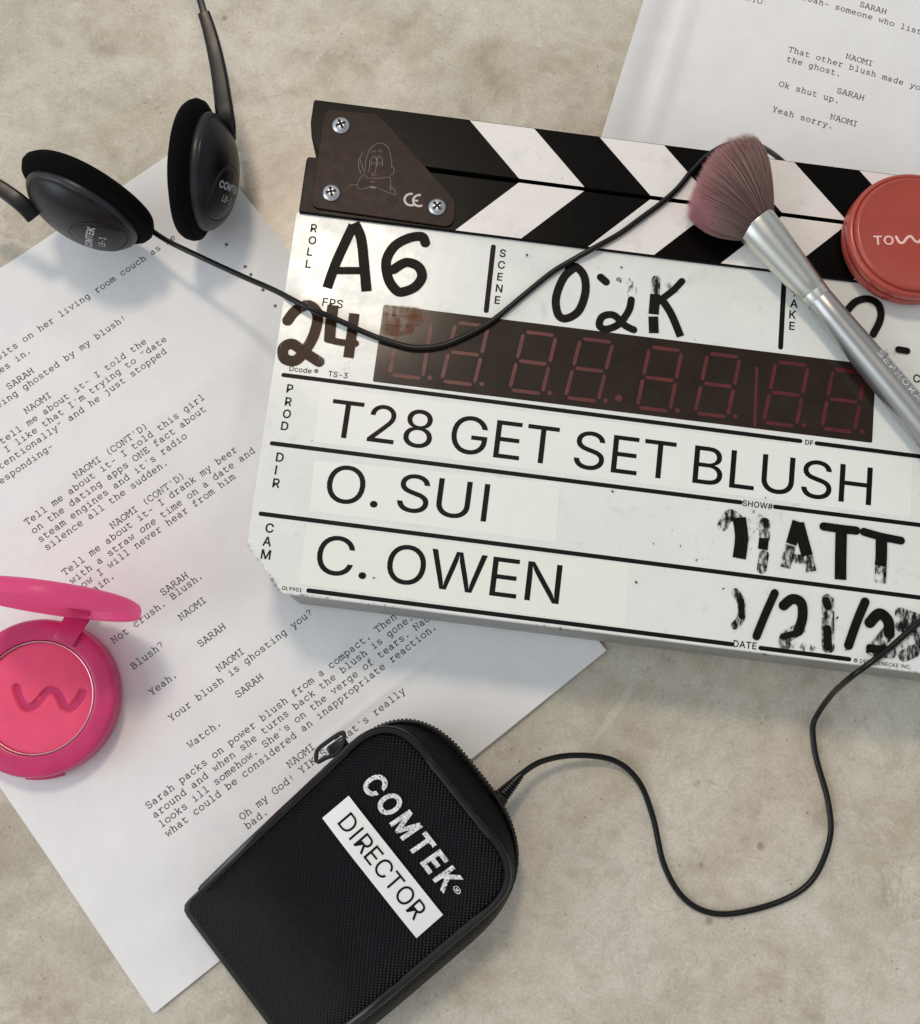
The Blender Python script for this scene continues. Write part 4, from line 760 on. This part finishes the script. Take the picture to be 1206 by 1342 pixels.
# ------------------------------------------------------------------ headphones
def proj(p):
    d = Vector(p) - CAMP; k = FOC / d.dot(F_); return Vector((PW / 2 + d.dot(CR) * k, PH / 2 - d.dot(CU) * k))
hp_o = P(160, 230, 0)
hp = thing('headphones', 'black foam padded headphones with slim plastic headband at the page corner', 'headphones', (hp_o.x, hp_o.y, 0))
DOME = [(0, .0132), (.0055, .0128), (.011, .0117), (.0155, .0100), (.0187, .0081), (.0211, .0056), (.0220, .0040)]
def dome(r):
    for (r0, z0_), (r1, z1_) in zip(DOME, DOME[1:]):
        if r <= r1: return z0_ + (z1_ - z0_) * (r - r0) / (r1 - r0)
    return DOME[-1][1]
def cup(px, py, nimg, cosv, limg, badge, texts):
    def mk(z):
        o = P(px, py, z); v = (CAMP - o).normalized()
        w = CR * nimg[0] - CU * nimg[1]; w = (w - v * w.dot(v)).normalized()
        n = v * cosv + w * math.sqrt(1 - cosv ** 2); x = CR * limg[0] - CU * limg[1]
        return frame(o, x, n)
    z = .028
    for _ in range(6):
        Mx = mk(z); nz = Mx.col[2].z
        lowz = min((Mx @ Vector((.0283 * math.cos(a), .0283 * math.sin(a), h))).z for a in [k * .2 for k in range(32)] for h in (-.0065, -.003))
        z += .0036 - lowz
    Mx = mk(z)
    mb = MB(); lathe(mb, [(.0001, -.0040), (.008, -.0043), (.014, -.0052), (.019, -.0066), (.0232, -.0071), (.0256, -.0063), (.0268, -.0046), (.0273, -.0026), (.0265, -.0006), (.0244, .0008), (.0205, .0010)], Mx, 72, cap0=True)
    # uneven foam rim
    mb.v = [tuple(Vector(p) + (Vector(p) - Mx.translation) * .006 * math.sin(i * .37)) for i, p in enumerate(mb.v)]
    pad = build('foam_pad', mb, M['foam'], hp)
    mb = MB(); lathe(mb, [(.0195, .0002), (.0222, .0004), (.0227, .0014), (.0227, .0032), (.0222, .0039)], Mx, 72); build('shell_rim', mb, M['grey_shell'], hp)
    mb = MB(); lathe(mb, [(.0222, .0036), (.0223, .0043)] + [(r, z_ + .0004) for r, z_ in reversed(DOME[1:-1])] + [(.0002, .0136)], Mx, 72, cap1=True); shell = build('ear_shell', mb, M['shell'], hp, angle=60)
    bx, by, br_ = badge
    def on(x, y, h): return Mx @ Vector((x, y, dome(math.hypot(x, y)) + .0004 + h))
    mb = MB(); rows = [[on(bx + q * br_ * math.cos(a), by + q * br_ * math.sin(a), h) for a in [k * math.pi / 24 for k in range(48)]] for q, h in ((1, .0), (.985, .00035), (.9, .00045), (.6, .0005), (.3, .0005), (.02, .0005))]
    mb.grid(rows, closed=True, cap1=True); bd = build('oval_badge', mb, M['shell'], shell, angle=60)
    mb = MB(); ring = [on(bx + 1.015 * br_ * math.cos(k * math.pi / 24), by + 1.015 * br_ * math.sin(k * math.pi / 24), .0001) for k in range(49)]
    sweep(mb, ring, circ(.00032, 6), up=Mx.col[2].to_3d()); build('badge_groove', mb, M['dark'], shell)
    mb = MB()
    nrm = Mx.col[2].to_3d(); c0 = on(bx, by, 0)
    inv = Mx.inverted()
    def loc(p):
        d = ray(*p); q = CAMP + d * ((c0 - CAMP).dot(nrm) / d.dot(nrm)); l = inv @ q; return Vector((l.x, l.y))
    for s, a, b, cp, off in texts:
        # the words sit on the badge, running in the direction seen in the picture
        c_ = proj(on(bx, by, 0)); dr_ = (loc(c_ + Vector(b)) - loc(c_)).normalized(); nn = Vector((-dr_.y, dr_.x))
        o_ = Vector((bx, by)) + nn * a[1]; d = dr_ * a[0]; a = o_ - d / 2; nn = nn * cp
        letter(mb, s, lambda u, v: on((a + d * u + nn * v).x, (a + d * u + nn * v).y, .0006), off)
    build('badge_lettering', mb, M['print_grey'], shell, smooth=False)
    return Mx
ML = cup(112, 269, (-.489, .873), .31, (.873, .489), (.0112, .0022, .0100), [("COMTEK", (.0165, .0012), (.05, -10), .0026, .05), ("LB-3", (.0078, -.0034), (.05, -10), .0024, .015)])
MR = cup(266, 225, (.996, .105), .27, (-.09, .995), (.0092, -.0050, .0104), [("COMTEK", (.0165, .0012), (10, 7), .0026, .05), ("LB-3", (.0078, -.0034), (10, 7), .0024, .015)])
band = MB()
flat = rect_prof(1, .0034, .0012)
armr = [P(297, 178, .032), P(296, 160, .038), P(293, 135, .040), P(288, 100, .042), P(281, 65, .044), P(274, 38, .045), P(267.5, 18, .046)]
sweep(band, catmull(armr, 5), rect_prof(.0060, .0034, .0012), scales=[(1.35 - .55 * i / 30, 1) for i in range(31)]); build('band_arm', band, M['band'], hp)
band = MB(); arml = [P(44, 283, .030), P(36, 274, .033), P(22, 262, .035), P(4, 249, .036), P(-18, 236, .037), P(-45, 222, .038)]
sweep(band, catmull(arml, 5), rect_prof(.0060, .0034, .0012), scales=[(1.15 - .2 * i / 25, 1) for i in range(26)]); build('band_arm', band, M['band'], hp)
band = MB(); loop = [P(-38, 226, .0375), P(-110, 180, .039), P(-190, 90, .041), P(-230, -40, .043), P(-190, -170, .045), P(-80, -260, .046), P(60, -275, .047), P(180, -200, .047), P(240, -90, .047), P(260, -10, .0465), P(270, 26, .0455)]
sweep(band, catmull(loop, 8), rect_prof(.0028, .0022, .0007)); build('headband', band, M['band'], hp)

# ------------------------------------------------------------------ cable
ends = P(203, 305, .020)
zs, zt = ZF + .0013, ZS + .0013
back_y = tA[1] + .004
cp = [P(196, 300, .020), P(212, 311, .0215), P(230, 321, .024), P(270, 340, .028), P(320, 363, .036), P(360, 380.5, .0435), P(399.6, 401, .0488), P(439, 417.5, .0478), P(479, 436, .0467), P(511, 448, zs), P(543, 455.6, zs), P(574.7, 453.6, zs), P(598.6, 445.7, zs),
      P(630.5, 429.8, zs), P(654, 413.8, zs), P(690, 384, zs), P(723.6, 357, zs), P(750, 341, zs + .0003), P(775, 327, zt), P(811, 307, zt), P(841, 285.4, zt), P(867.5, 265.7, zt), P(889.3, 246, zt), P(906.8, 224.3, zt), P(924, 207, zt + .0003),
      P(945, 193, .0478), P(966, 187, .0455), P(988, 188.5, .041), P(1005, 196, .030), P(1024, 210, .018)]
q = cp[-1]
yr = q.y
cp += [Vector((q.x + .012, yr - .002, .008)), Vector((q.x + .035, yr - .004, .0013 + .001)), Vector((q.x + .08, yr - .006, .0022)), Vector((W_RIGHT + .012, yr - .016, .0013)), Vector((W_RIGHT + .030, yr - .045, .0013)), Vector((W_RIGHT + .028, yr - .085, .008)), Vector((W_RIGHT + .014, yr - .115, .028)),
       Vector((W_RIGHT - .004, yr - .130, ZF + .0025)), P(1290, 762, ZF + .002), P(1245, 787, zs), P(1206, 815, zs), P(1165.7, 850, zs), P(1142, 868, ZF + .0018), P(1120, 884, ZF - .001), P(1102, 899, .033), P(1090.6, 910, .021), P(1075, 931, .0075), P(1066, 950, .0028), P(1067, 975, .0014),
       P(1071.8, 1000, .0012), P(1085.9, 1051.8, .0012), P(1088, 1098.7, .0012), P(1067, 1150, .0012), P(1029.6, 1178.5, .0012), P(968.5, 1196.4, .0012), P(926, 1195, .0012), P(893.4, 1173.8, .0012), P(870, 1131.6, .0012), P(856, 1070.6, .0014),
       P(837, 1023.7, .0022), P(804, 996.4, .004), P(752.6, 990, .007), P(710.4, 997.8, .011), P(684, 1014, .0145), P(672, 1026, .0155)]
co = thing('audio_cable', 'thin black audio cable looping from the headphones over the slate to the pouch', 'cable', (q.x, q.y, 0))
pts = catmull(cp, 7)
mb = MB(); sweep(mb, pts, circ(.00112, 10)); build('cord', mb, M['cable'], co)
a, b = P(684, 1014.5, .0145), P(640, 1062, .0165); mb = MB(); rows = []
d = (b - a); L = d.length; Mx = frame(a, Vector((0, 0, 1)), d)
prof = [(.0011, 0)]
for k in range(9):
    z_ = .0006 + k * .0011; r_ = .0015 + .00016 * k
    prof += [(r_ - .0004, z_), (r_, z_ + .0001), (r_, z_ + .0007), (r_ - .0004, z_ + .0008)]
prof += [(.0030, .0108), (.0033, .0114), (.0033, L)]
lathe(mb, prof, Mx, 24, cap0=True, cap1=True); build('strain_relief', mb, M['cable'], co)

# ------------------------------------------------------------------ receiver pouch
ZT = .034
pa, pb = Vector(P2(423, 1071.6, ZT)), Vector(P2(546, 1228.6, ZT))
ex = (pb - pa).normalized(); ey = Vector((-ex.y, ex.x))
W = lambda x, y, z: Vector((pa.x + ex.x * x + ey.x * y, pa.y + ex.y * x + ey.y * y, z))
def toloc(px, py, z):
    p = P(px, py, z); d = Vector((p.x, p.y)) - pa; return (d.dot(ex), d.dot(ey))
po = W(.026, -.008, 0); pouch = thing('receiver_pouch', 'black nylon zipped pouch with white print and white paper sticker', 'pouch', (po.x, po.y, 0))
def drop(y):
    t = min(1, max(0, (-.018 - y) / .046)); return 1 - .50 * t * t * (3 - 2 * t) * (.55 + .45 * t)
def outline_at(x0, x1, y0, y1, rt, skew):
    q = rounded([(x0 + skew, y0), (x1 - .002, y0), (x1, y1), (x0, y1)], [.004, .004, rt[0] * 1.25, rt[1] * 1.25], 12)
    # resample evenly so that the rings match
    n = 160; cum = [0]
    for i in range(len(q)): cum.append(cum[-1] + math.dist(q[i], q[(i + 1) % len(q)]))
    out = []; j = 0
    for k in range(n):
        s = cum[-1] * k / n
        while cum[j + 1] < s: j += 1
        t = (s - cum[j]) / (cum[j + 1] - cum[j] + 1e-12); A, B = q[j], q[(j + 1) % len(q)]
        out.append((A[0] + (B[0] - A[0]) * t, A[1] + (B[1] - A[1]) * t))
    return out
levels = [(.0012, -.008, .062, -.0600, .043, (.026, .020), .004), (.0050, -.0125, .0672, -.0622, .0490, (.030, .024), .006), (.0110, -.0142, .0672, -.0630, .0512, (.034, .025), .0065), (.0190, -.0145, .0674, -.0630, .0516, (.033, .025), .0065), (.0240, -.0144, .0680, -.0625, .0495, (.029, .023), .006), (.0285, -.0140, .0655, -.0615, .0455, (.022, .019), .006), (.0325, -.0136, .0615, -.0595, .0412, (.0135, .0145), .006)]
rings = []
for z, x0_, x1_, y0_, y1_, rt, sk in levels:
    rings.append([(x, y, z * (drop(y) if z > .004 else 1)) for x, y in outline_at(x0_, x1_, y0_, y1_, rt, sk)])
random.seed(3)
def wr(x, y): return .0006 * math.sin(x * 120 + y * 60) * math.sin(y * 90 + 1) + .0004 * math.sin(y * 240 + x * 110) * math.sin(x * 60 + 2)
mb = MB(); mb.grid([[W(*p) for p in r] for r in rings], closed=True, cap0=True)
mb.uv = [(p[0] * .8 + p[2], p[1] + p[2] * .8) for r in rings for p in r]
build('gusset', mb, M['gusset'], pouch, angle=70)
cx, cy = .0245, -.009
face_r = []
base_r = rings[-1]
for s in (1, .985, .95, .88, .78, .66, .54, .42, .3, .18, .06):
    r = []
    for x, y, z in base_r:
        X, Y = cx + (x - cx) * s, cy + (y - cy) * s
        zz = (.0325 + .0010 * min(1, (1 - s) * 10) + .0034 * (1 - s * s)) * drop(Y) + wr(X, Y) * (1 - s)
        r.append((X, Y, zz if s < 1 else z))
    face_r.append(r)
mb = MB(); mb.grid([[W(*p) for p in r] for r in face_r], closed=True, cap1=True)
mb.uv = [(p[0], p[1]) for r in face_r for p in r]
build('front_panel', mb, M['weave'], pouch, angle=70)
from mathutils.bvhtree import BVHTree
bvh = BVHTree.FromPolygons([Vector(v) for v in mb.v], mb.f)
def top(x, y, h):
    w = W(x, y, .08); hit = bvh.ray_cast(w, Vector((0, 0, -1)))[0]
    return Vector((w.x, w.y, (hit.z if hit else .033) + h))
# piping round three sides of the panel
pip = [p for p in base_r if p[1] > -.052]
k0 = next(i for i in range(len(base_r)) if base_r[i][1] > -.050 and base_r[i][0] > .03 and base_r[i - 1][1] <= -.050)
pip = []
i = k0
while base_r[i % 160][1] > -.050: pip.append(base_r[i % 160]); i += 1
mb = MB(); sweep(mb, [W(x, y, z + .0004) for x, y, z in pip], circ(.0016, 9)); build('piping', mb, M['piping'], pouch)
# zipper: two tapes and a row of teeth along the middle of the gusset
zr = outline_at(-.0149, .0678, -.0630, .0520, (.034, .025), .0065); cxy = (.0265, -.006)
k0 = next(i for i in range(160) if zr[i][1] > -.054 and zr[i][0] > .03 and zr[i - 1][1] <= -.054)
zp = []
i = k0
while zr[i % 160][1] > -.054: zp.append(zr[i % 160]); i += 1
for hz in (.0150, .0216):
    mb = MB(); sweep(mb, [W(x, y, hz * drop(y)) for x, y in zp], rect_prof(.0012, .0036, .0005)); build('zipper_tape', mb, M['zipper'], pouch)
mb = MB(); dz_ = catmull([(*p, 0) for p in zp], 3); acc = 0; last = None; side = 1
for i in range(1, len(dz_)):
    A, B = Vector(dz_[i - 1][:2]), Vector(dz_[i][:2]); acc += (B - A).length
    if acc < .00095: continue
    acc = 0; side = -side; t = (B - A).normalized(); nn = Vector((t.y, -t.x)); h = .0183 * drop(B.y) + side * .0007
    c = B + nn * .0004; vs = []
    for dx in (-.0004, .0004):
        for dn in (-.0006, .0006):
            for dh in (-.0009, .0009): q_ = c + t * dx + nn * dn; vs.append(W(q_.x, q_.y, h + dh))
    mb.add(vs, [(0, 1, 3, 2), (4, 6, 7, 5), (0, 4, 5, 1), (2, 3, 7, 6), (0, 2, 6, 4), (1, 5, 7, 3)])
build('zipper_teeth', mb, M['zipper'], pouch, smooth=False)
c6 = lambda x, y: (200 + x / 2.319, 900 + y / 2.319)
mb = MB(); lp = [P(*c6(*q_), .023) for q_ in catmull([(500, 228), (500, 196), (528, 170), (574, 140), (582, 150), (576, 182), (556, 205), (528, 216)], 4, True)]
sweep(mb, lp + [lp[0]], rect_prof(.0016, .0013, .0004)); zpull = build('zipper_pull', mb, M['piping'], pouch)
mb = MB(); a_, b_ = P(*c6(534, 200), .022), P(*c6(590, 162), .022); sweep(mb, [a_ + (b_ - a_) * t for t in (0, .15, .85, 1)], rect_prof(.0040, .0030, .001), scales=[.7, 1, 1, .8]); build('zipper_slider', mb, M['piping'], pouch)
# sticker with its word and the printed logo
def patch(name, x0_, y0_, x1_, y1_, h, mat, nx=24, ny=6):
    mb = MB(); mb.grid([[top(x0_ + (x1_ - x0_) * i / nx, y0_ + (y1_ - y0_) * j / ny, h) for i in range(nx + 1)] for j in range(ny + 1)])
    return build(name, mb, mat, pouch, smooth=True)
stk = patch('name_sticker', 0, 0, .0522, .0119, .0004, M['sticker'])
mb = MB(); letter(mb, 'DIRECTOR', lambda u, v: top(.0048 + u * .0424, .0030 + v * .0062, .00055), 0, -10); build('sticker_lettering', mb, M['ink'], stk, smooth=False)
la, lb = toloc(*c6(634, 297), ZT + .001), toloc(*c6(884, 622), ZT + .001)
mb = MB(); letter(mb, 'COMTEK', lambda u, v: top(la[0] + u * (lb[0] - la[0]), la[1] + u * (lb[1] - la[1]) + v * .0076, .0004), .055, 95, .12)
ra = toloc(*c6(925, 617), ZT + .001)
def reg(u, v): return top(ra[0] - .0016 + u * .0032, ra[1] - .0016 + v * .0026, .0004)
letter(mb, '®', reg, 0)
build('printed_logo', mb, M['logo'], pouch, smooth=False)

# ------------------------------------------------------------------ pink compact, open
zb = .0016; pc = P(62, 915, zb); pk = thing('powder_compact', 'open pink blush compact with raised lid on the large page', 'compact', (pc.x, pc.y, zb))
T = Matrix.Translation((pc.x, pc.y, zb))
mb = MB(); lathe(mb, [(.0278, 0), (.0290, .0008), (.0297, .0030), (.0297, .0060), (.0293, .0064), (.0297, .0068), (.0297, .0098), (.0291, .0110), (.0280, .0115), (.0225, .0117), (.0217, .0114), (.0215, .0098), (.001, .0096)], T, 96, cap0=True); build('base', mb, M['pink'], pk, angle=35)
mb = MB(); lathe(mb, [(.0214, .0098), (.0214, .0111), (.0211, .01125), (.0208, .0111), (.0207, .0100)], T, 96); build('pan_rim', mb, M['pan'], pk)
c7 = lambda x, y: (x / 4.02, 720 + y / 4.02)
wave = [Vector(P2(*c7(*q_), zb + .0105)) for q_ in catmull([(88, 728), (100, 775), (128, 825), (165, 832), (205, 800), (245, 752), (285, 742), (315, 775), (340, 825), (375, 835), (410, 800), (437, 752)], 5)]
def sdist(p):
    best = 1
    for A, B in zip(wave, wave[1:]):
        ab = B - A; t = max(0, min(1, (p - A).dot(ab) / ab.length_squared)); best = min(best, (p - A - ab * t).length)
    return best
mb = MB(); rows = []
NR, NA = 56, 150
for i in range(NR + 1):
    r = .0206 * i / NR + .00001; row = []
    for j in range(NA):
        p = Vector((pc.x + r * math.cos(j * 2 * math.pi / NA), pc.y + r * math.sin(j * 2 * math.pi / NA))); d = sdist(p)
        e = max(0, min(1, (.0017 - d) / .0003)); e = e * e * (3 - 2 * e)
        row.append((p.x, p.y, zb + .0108 - .0012 * e - .0005 * (r / .0206) ** 8))
    rows.append(row)
mb.grid(rows, closed=True, cap0=True); build('pressed_powder', mb, M['powder'], pk, angle=70)
hb = Vector(P2(92, 815, zb + .011)) - Vector((pc.x, pc.y)); hd = hb.normalized(); hx = Vector((hd.y, -hd.x))
H = Vector((pc.x + hd.x * .0285, pc.y + hd.y * .0285, zb + .0122))
lean = R(14); wv = Vector((hd.x * math.sin(lean), hd.y * math.sin(lean), math.cos(lean))); inn = Vector((-hd.x * math.cos(lean), -hd.y * math.cos(lean), math.sin(lean)))
lc = P(73, 783, .042); v_ = (CAMP - lc).normalized(); w_ = CR * -.20 - CU * .98; w_ = (w_ - v_ * w_.dot(v_)).normalized()
inn = (v_ * .115 + w_ * .9934).normalized(); hx = Vector((inn.y, -inn.x, 0)).normalized(); hx = -hx if hx.dot(CR) < 0 else hx
wv = inn.cross(hx); wv = wv if wv.z > 0 else -wv
foot = lc - wv * .0300 - inn * .001; hd = Vector((foot.x - pc.x, foot.y - pc.y)).normalized(); H = Vector((pc.x + hd.x * .0285, pc.y + hd.y * .0285, zb + .0122))
Mx = frame(lc, hx, inn)
mb = MB(); lathe(mb, [(.0002, -.0026), (.0200, -.0025), (.0270, -.0021), (.0292, -.0010), (.0300, .0006), (.0300, .0030), (.0294, .0035), (.0282, .0035), (.0276, .0031), (.0270, .0004), (.0200, -.0004), (.0002, -.0005)], Mx, 96, cap0=True, cap1=True); build('lid', mb, M['lid_pink'], pk, angle=35)
hs = Vector((hd.y, -hd.x, 0)); mb = MB(); rows = []
for p_, n_ in ((H - hd.to_3d() * .0060 - Vector((0, 0, .0012)), Vector((0, 0, 1))), (H - hd.to_3d() * .001, (Vector((0, 0, 1)) + inn).normalized()), (foot - wv * .001, inn), (lc - wv * .0262 - inn * .0004, inn)):
    rows.append([p_ + hs * a + n_ * b for a, b in rect_prof(.0088, .0034, .0008)])
mb.grid(rows, closed=True, cap0=True, cap1=True); build('hinge', mb, M['pink'], pk)
mb = MB(); fd = Vector(P2(64, 1018, zb)) - Vector((pc.x, pc.y)); fd.normalize(); fa_ = math.atan2(fd.y, fd.x)
rows = [[(pc.x + rr_ * math.cos(fa_ + t), pc.y + rr_ * math.sin(fa_ + t), zb + z_) for z_, rr_ in ((.0018, .0292), (.0018, .0306), (.0052, .0306), (.0058, .0292))] for t in [-.23 + .46 * k / 12 for k in range(13)]]
mb.grid(rows, closed=True, cap0=True, cap1=True); build('latch', mb, M['pink'], pk, angle=30)

# ------------------------------------------------------------------ closed red compact on the slate
rz = ZS + .0002; rc = P(1184, 322, rz); rd = thing('blush_compact', 'closed round coral red compact on the striped sticks', 'compact', (rc.x, rc.y, rz))
T = Matrix.Translation((rc.x, rc.y, rz))
mb = MB(); lathe(mb, [(.0232, 0), (.0243, .0006), (.0250, .0024), (.0251, .0050), (.0248, .0056)], T, 96, cap0=True); build('base', mb, M['red'], rd)
mb = MB(); lathe(mb, [(.0240, .0054), (.0246, .0058), (.0250, .0064), (.0250, .0086), (.0246, .0096), (.0240, .0101), (.0233, .0101), (.0229, .0096), (.0227, .0106), (.0222, .0114), (.0214, .0116), (.0208, .0114), (.0200, .0111), (.0120, .0111), (.0002, .0112)], T, 96, cap1=True); lid = build('lid', mb, M['red_lid'], rd, angle=50)
mb = MB(); ztop = rz + .01125
cr6 = lambda x, y: P2(880 + x / 3.049, 160 + y / 3.049, ztop)
a_, b_ = cr6(811, 489), cr6(889, 489)
letter(mb, 'TO', line_fn(a_, b_, .0034, ztop), .03, 30)
ribbon(mb, [cr6(*q_) for q_ in catmull([(899, 458), (912, 480), (928, 480), (942, 462), (958, 456), (972, 472), (988, 479), (1002, 462), (1010, 456)], 6)], .00095, ztop, roundcap=True)
letter(mb, 'ER28', line_fn(cr6(1020, 489), cr6(1150, 489), .0034, ztop), .03, 30)
build('lid_lettering', mb, M['red_print'], lid, smooth=False)

# ------------------------------------------------------------------ make-up brush
b6 = lambda x, y, z: P(880 + x / 3.049, 160 + y / 3.049, z)
zA, zB, zC = ZS + .0090, ZS + .0060, ZF + .0068
A, B, C = b6(331, 402, zA), b6(588, 705, zB), b6(930, 1115, zC)
br = thing('makeup_brush', 'silver handled makeup brush with angled mauve bristles lying across the slate', 'brush', (B.x, B.y, ZF))
def along(o, e, z0s):
    """lathe frame from o towards e"""
    return frame(o, Vector((0, 0, 1)), e - o)
axis = (C - A).normalized(); lf = (B - A).length; Mf = along(A, B, None)
mb = MB(); lathe(mb, [(.0072, .0006), (.0079, 0), (.0080, .0006), (.0075, lf * .25), (.0067, lf * .5), (.0058, lf * .78), (.00540, lf * .90), (.00533, lf * .904), (.00537, lf * .908), (.0052, lf)], Mf, 64, sx=.92); build('ferrule', mb, M['ferrule'], br, angle=50)
lh = .115; Mh = along(B, C, None)
rh = lambda t: .0050 + .0013 * min(1, t / .055)
mb = MB(); lathe(mb, [(.0040, -.001), (.0049, 0), (.0051, .0005)] + [(rh(t), t) for t in (.01, .02, .03, .04, .05, .06, .08, .1)] + [(.0052, .109), (.0038, .113), (.0014, lh), (.0001, lh + .0003)], Mh, 56); build('handle', mb, M['handle'], br)
mb = MB(); inv = Mh.inverted()
t0 = (inv @ b6(806, 933, zC + .004)).z; t1_ = (inv @ b6(968, 1126, zC + .004)).z
# the word runs along the handle on its upper flank
side = axis.cross(Vector((0, 0, 1))).normalized()
if side.dot(CR) < 0: side = -side
upv = side.cross(axis); upv = upv if upv.z > 0 else -upv
hax = (C - B).normalized()
def flank(u, v):
    t = t0 + (t1_ - t0) * u; o = .0008 + .0027 * v; r = rh(t) + .00005
    return B + hax * t + side * o + upv * math.sqrt(max(0, r * r - o * o))
letter(mb, 'SEPHORA', flank, 0, 90); build('handle_lettering', mb, M['emboss'], br, smooth=False)
zt_ = ZS + .0105
tip = [(128, 398), (92, 372), (66, 338), (78, 268), (128, 168), (190, 110), (250, 84), (300, 80), (333, 92)]
tipw = [b6(x, y, zt_) for x, y in tip]
tc = [Vector(p) for p in catmull(tipw, 8)]
def tip_at(s):
    k = (s + 1) / 2 * (len(tc) - 1); i = min(len(tc) - 2, int(k)); return tc[i].lerp(tc[i + 1], k - i)
bL, bR = b6(266, 452, zA), b6(397, 352, zA)
def strand(s, t, ln):
    b0 = bL.lerp(bR, (s * .97 + 1) / 2) + Vector((0, 0, t * .0062 * math.sqrt(max(0, 1 - s * s)))) + axis * .002
    e = tip_at(s); depth = math.sqrt(max(0, 1 - s * s * .8))
    e = b0.lerp(e + Vector((0, 0, t * .0085 * depth + .001)), ln)
    dv = (e - b0); sd = side * s * dv.length * .055
    m1 = b0.lerp(e, .35) + sd * .8 + Vector((0, 0, t * .0022)); m2 = b0.lerp(e, .7) + sd + Vector((0, 0, t * .0022))
    return [b0, m1, m2, e]
mb = MB(); mb.col = []; random.seed(11)
def colr(s, q, k):
    base = Vector(lin(118, 96, 90)[:3]); mid_ = Vector(lin(158, 130, 124)[:3]); tipc = Vector(lin(180, 150, 144)[:3]).lerp(Vector(lin(216, 156, 162)[:3]), max(0, min(1, .55 - s * .75)))
    c = base.lerp(mid_, min(1, q * 2)) if q < .5 else mid_.lerp(tipc, (q - .5) * 2)
    return (*(c * k), 1)
nst = 0
while nst < 8500:
    s, t = random.uniform(-1, 1), random.uniform(-1, 1)
    if t < -.2 and random.random() < .6: continue
    nst += 1
    ln = random.uniform(.90, .985) if random.random() < .93 else random.uniform(.96, 1.01)
    sp = [Vector(p) for p in catmull(strand(s, t, ln), 3)]
    jit = Vector((random.gauss(0, 1), random.gauss(0, 1), random.gauss(0, 1))) * .00016
    n = len(sp); kk = random.uniform(.82, 1.22); w = random.uniform(.000045, .00008); rows = []
    for i, p in enumerate(sp):
        f = i / (n - 1); p = p + jit * f * f * (1 + f); ww = w * (1 - .7 * max(0, f - .6) / .4)
        rows.append([p + side * ww, p - side * ww * .6 + upv * ww, p - side * ww * .6 - upv * ww]); mb.col += [colr(s, f, kk)] * 3
    mb.grid(rows, closed=True)
# dense inner tuft that closes the gaps
rows = []
for i in range(12):
    q_ = i / 11 * .86; row = []
    for j in range(40):
        a_ = j * 2 * math.pi / 40; sp = strand(math.cos(a_) * .9, math.sin(a_) * .8, 1)
        k = q_ * 3; ii = min(2, int(k)); row.append(sp[ii].lerp(sp[ii + 1], k - ii)); mb.col.append(colr(math.cos(a_), q_, .75))
    rows.append(row)
mb.grid(rows, closed=True, cap1=True)
build('bristles', mb, M['hair'], br, angle=180)
